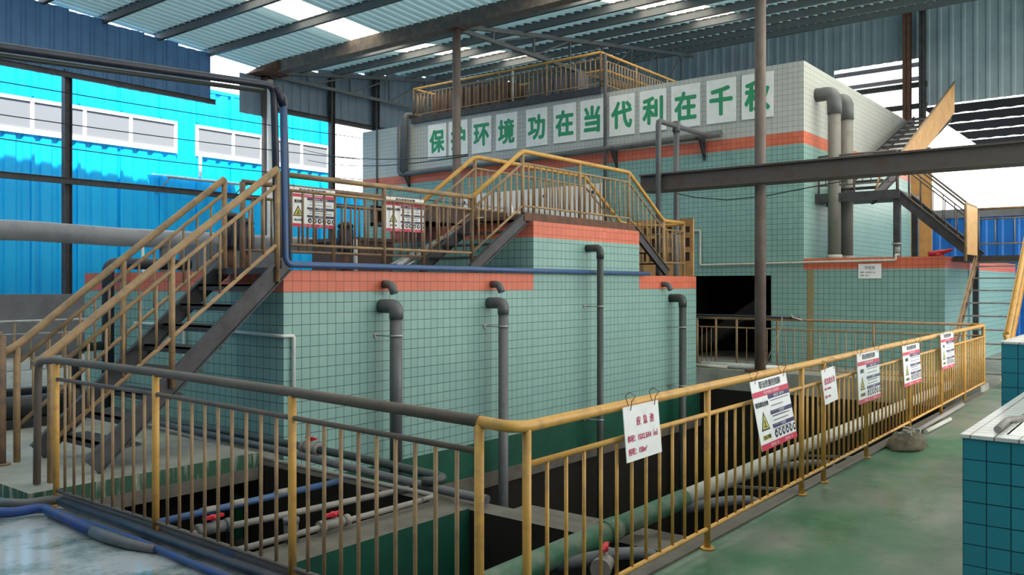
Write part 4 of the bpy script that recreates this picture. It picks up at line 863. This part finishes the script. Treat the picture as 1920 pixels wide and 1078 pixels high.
# ------------------------------------------------------------------ far left background
t = thing('wrapped_duct', (5, 17, 2.3), 'long grey wrapped duct running across the far left in front of the blue wall', 'duct')
mb = MB(); mb.tube([(-6, 17, 2.52), (2, 17, 2.56), (7, 17.0, 2.60), (8.6, 17, 2.56), (13.5, 17, 2.56)], .19, 18); mb.build('wrap', 'duct', t)
for x in (9.6, 3.0): MB().box(x - .06, x + .06, 16.94, 17.06, 0, 2.42).build('leg', 'column', t)
pipe('dangling_hose', 'thin pale hose hanging from the wrapped duct at far left', [(9.0, 16.75, 2.45), (9.0, 16.7, 1.8), (8.95, 16.7, 1.0), (8.95, 16.7, .01)], .03, 'pvc_white', bend=.05, cat='hose')
t = thing('background_railing', (7, 16, 0), 'grey railing far left beyond the stair foot', 'railing')
railing(t, [(4.6, 15.8, 0, .96, .74, .12), (6.2, 15.8, 0, .96, .74, .12), (7.8, 15.8, 0, .96, .74, .12), (9.4, 15.8, 0, .96, .74, .12), (11, 15.8, 0, .96, .74, .12)], [5, 5, 5, 5], ('metal', 'metal', 'ochre', 'ochre'), rk=.012)
t = thing('flanged_pipe', (3.8, 11.2, .1), 'black flanged pipe run with valves on the floor beyond the stair foot', 'pipe')
MB().tube([(2.9, 11.4, .28), (4.95, 11.0, .28)], .07, 14).build('pipe', 'black', t)
for x in (3.05, 3.3, 3.7, 4.1): MB().cyl((x, 11.38 - (x - 2.9) * .19, .28), (x + .05, 11.37 - (x - 2.9) * .19, .28), .13, 16).build('flange', 'black', t)
for x in (3.2, 4.4): MB().box(x - .05, x + .05, 11.2, 11.36, .1, .24).build('foot', 'low_wall', t)
t = thing('flanged_pipe', (4.2, 9.4, .1), 'black pump and valve cluster under the staircase against the tank end', 'pump')
mb = MB(); mb.cyl((3.6, 9.6, .3), (4.3, 9.6, .3), .13, 16); mb.cyl((4.3, 9.6, .3), (4.45, 9.6, .3), .18, 16); mb.box(3.5, 4.4, 9.5, 9.7, .1, .2); mb.build('body', 'black', t)
MB().tube([(4.4, 9.6, .3), (4.4, 9.6, .9), (4.75, 9.7, .9)], .05, 12, bend=.1).build('outlet', 'black', t)
for i, (z0, z1, z2, y) in enumerate(((5.9, 5.75, 6.1, 19.5), (5.25, 5.05, 5.5, 19.6), (4.9, 4.55, 4.9, 19.4))):
    mb = MB(); n = 14; mb.tube([(2 + 18 * k / n, y, z0 + (z2 - z0) * k / n - .9 * (z0 - z1) * 4 * (k / n) * (1 - k / n)) for k in range(n + 1)], .012, 5)
    tag(mb.build('overhead_cable', 'cable'), ['highest', 'middle', 'lowest'][i] + ' thin black cable sagging across the blue wall at left', 'cable', 'cables across the open left wall')
for i, (pa, pb, lb) in enumerate((((14.4, 18.5, 5.2), (9.0, 7.9, 3.42), 'upper thin cable ending at the crossover rail top'), ((14.4, 18.3, 4.9), (9.0, 7.9, 3.40), 'lower thin cable ending at the crossover rail top'))):
    mb = MB(); n = 12; pa, pb = V(pa), V(pb); mb.tube([pa.lerp(pb, k / n) - V((0, 0, .15 * 4 * (k / n) * (1 - k / n))) for k in range(n + 1)], .008, 5)
    tag(mb.build('overhead_cable', 'cable'), lb, 'cable', 'cables tied to the crossover rail')

# ------------------------------------------------------------------ debris on the floor
t = thing('woven_sack', (9.0, 2.2, 0), 'grimy slumped sack of debris on the green floor against the right railing', 'sack')
mb = MB(); n, m_ = 24, 10; rings = []
for j in range(m_ + 1):
    th = math.pi / 2 * j / m_; row = []
    for i in range(n):
        an = 2 * math.pi * i / n; k = 1 + .16 * noise.noise(V((math.cos(an) * 1.7, math.sin(an) * 1.7, j * .35)))
        row.append((9.0 + .34 * math.cos(an) * math.cos(th * .92) * k, 2.16 + .17 * math.sin(an) * math.cos(th * .92) * k, .145 * math.sin(th) * (1 + .25 * noise.noise(V((an, j * .5, 3))))))
    rings.append(row)
for j in range(m_):
    for i in range(n): mb.face([rings[j][i], rings[j][(i + 1) % n], rings[j + 1][(i + 1) % n], rings[j + 1][i]], 0, None, True)
mb.face(rings[-1]); mb.build('cloth', 'bag', t)
mb = MB()
for k in range(9):
    x, y = 9.0 + random.uniform(-.2, .2), 2.16 + random.uniform(-.09, .09); mb.box(x - .03, x + .03, y - .02, y + .02, .12, .125 + random.uniform(.03, .05))
tag(mb.build('debris', 'concrete', t), kind='stuff')
t = thing('pipe_scrap', (14.4, 6.4, .1), 'pale pipe scraps lying on the ledge at the far end of the pit', 'scrap')
MB().tube([(14.3, 6.9, .16), (14.35, 5.3, .15)], .05, 12).build('pipe', 'pvc_white', t); MB().tube([(14.2, 7.1, .14), (14.25, 6.4, .13)], .03, 10).build('pipe', 'pvc_pale', t)
mb = MB(); mb.tube([(9.7, 2.26, .03), (12.4, 2.30, .03)], .028, 10); tag(mb.build('loose_pipe', 'pvc_light'), 'loose grey pipe lying on the green floor along the foot of the right railing', 'pipe')
mb = MB(); mb.tube([(9.9, 2.19, .025), (11.0, 2.17, .025)], .024, 10); tag(mb.build('loose_pipe', 'pvc_pale'), 'short loose pipe lying outermost on the green floor near the sack', 'pipe')
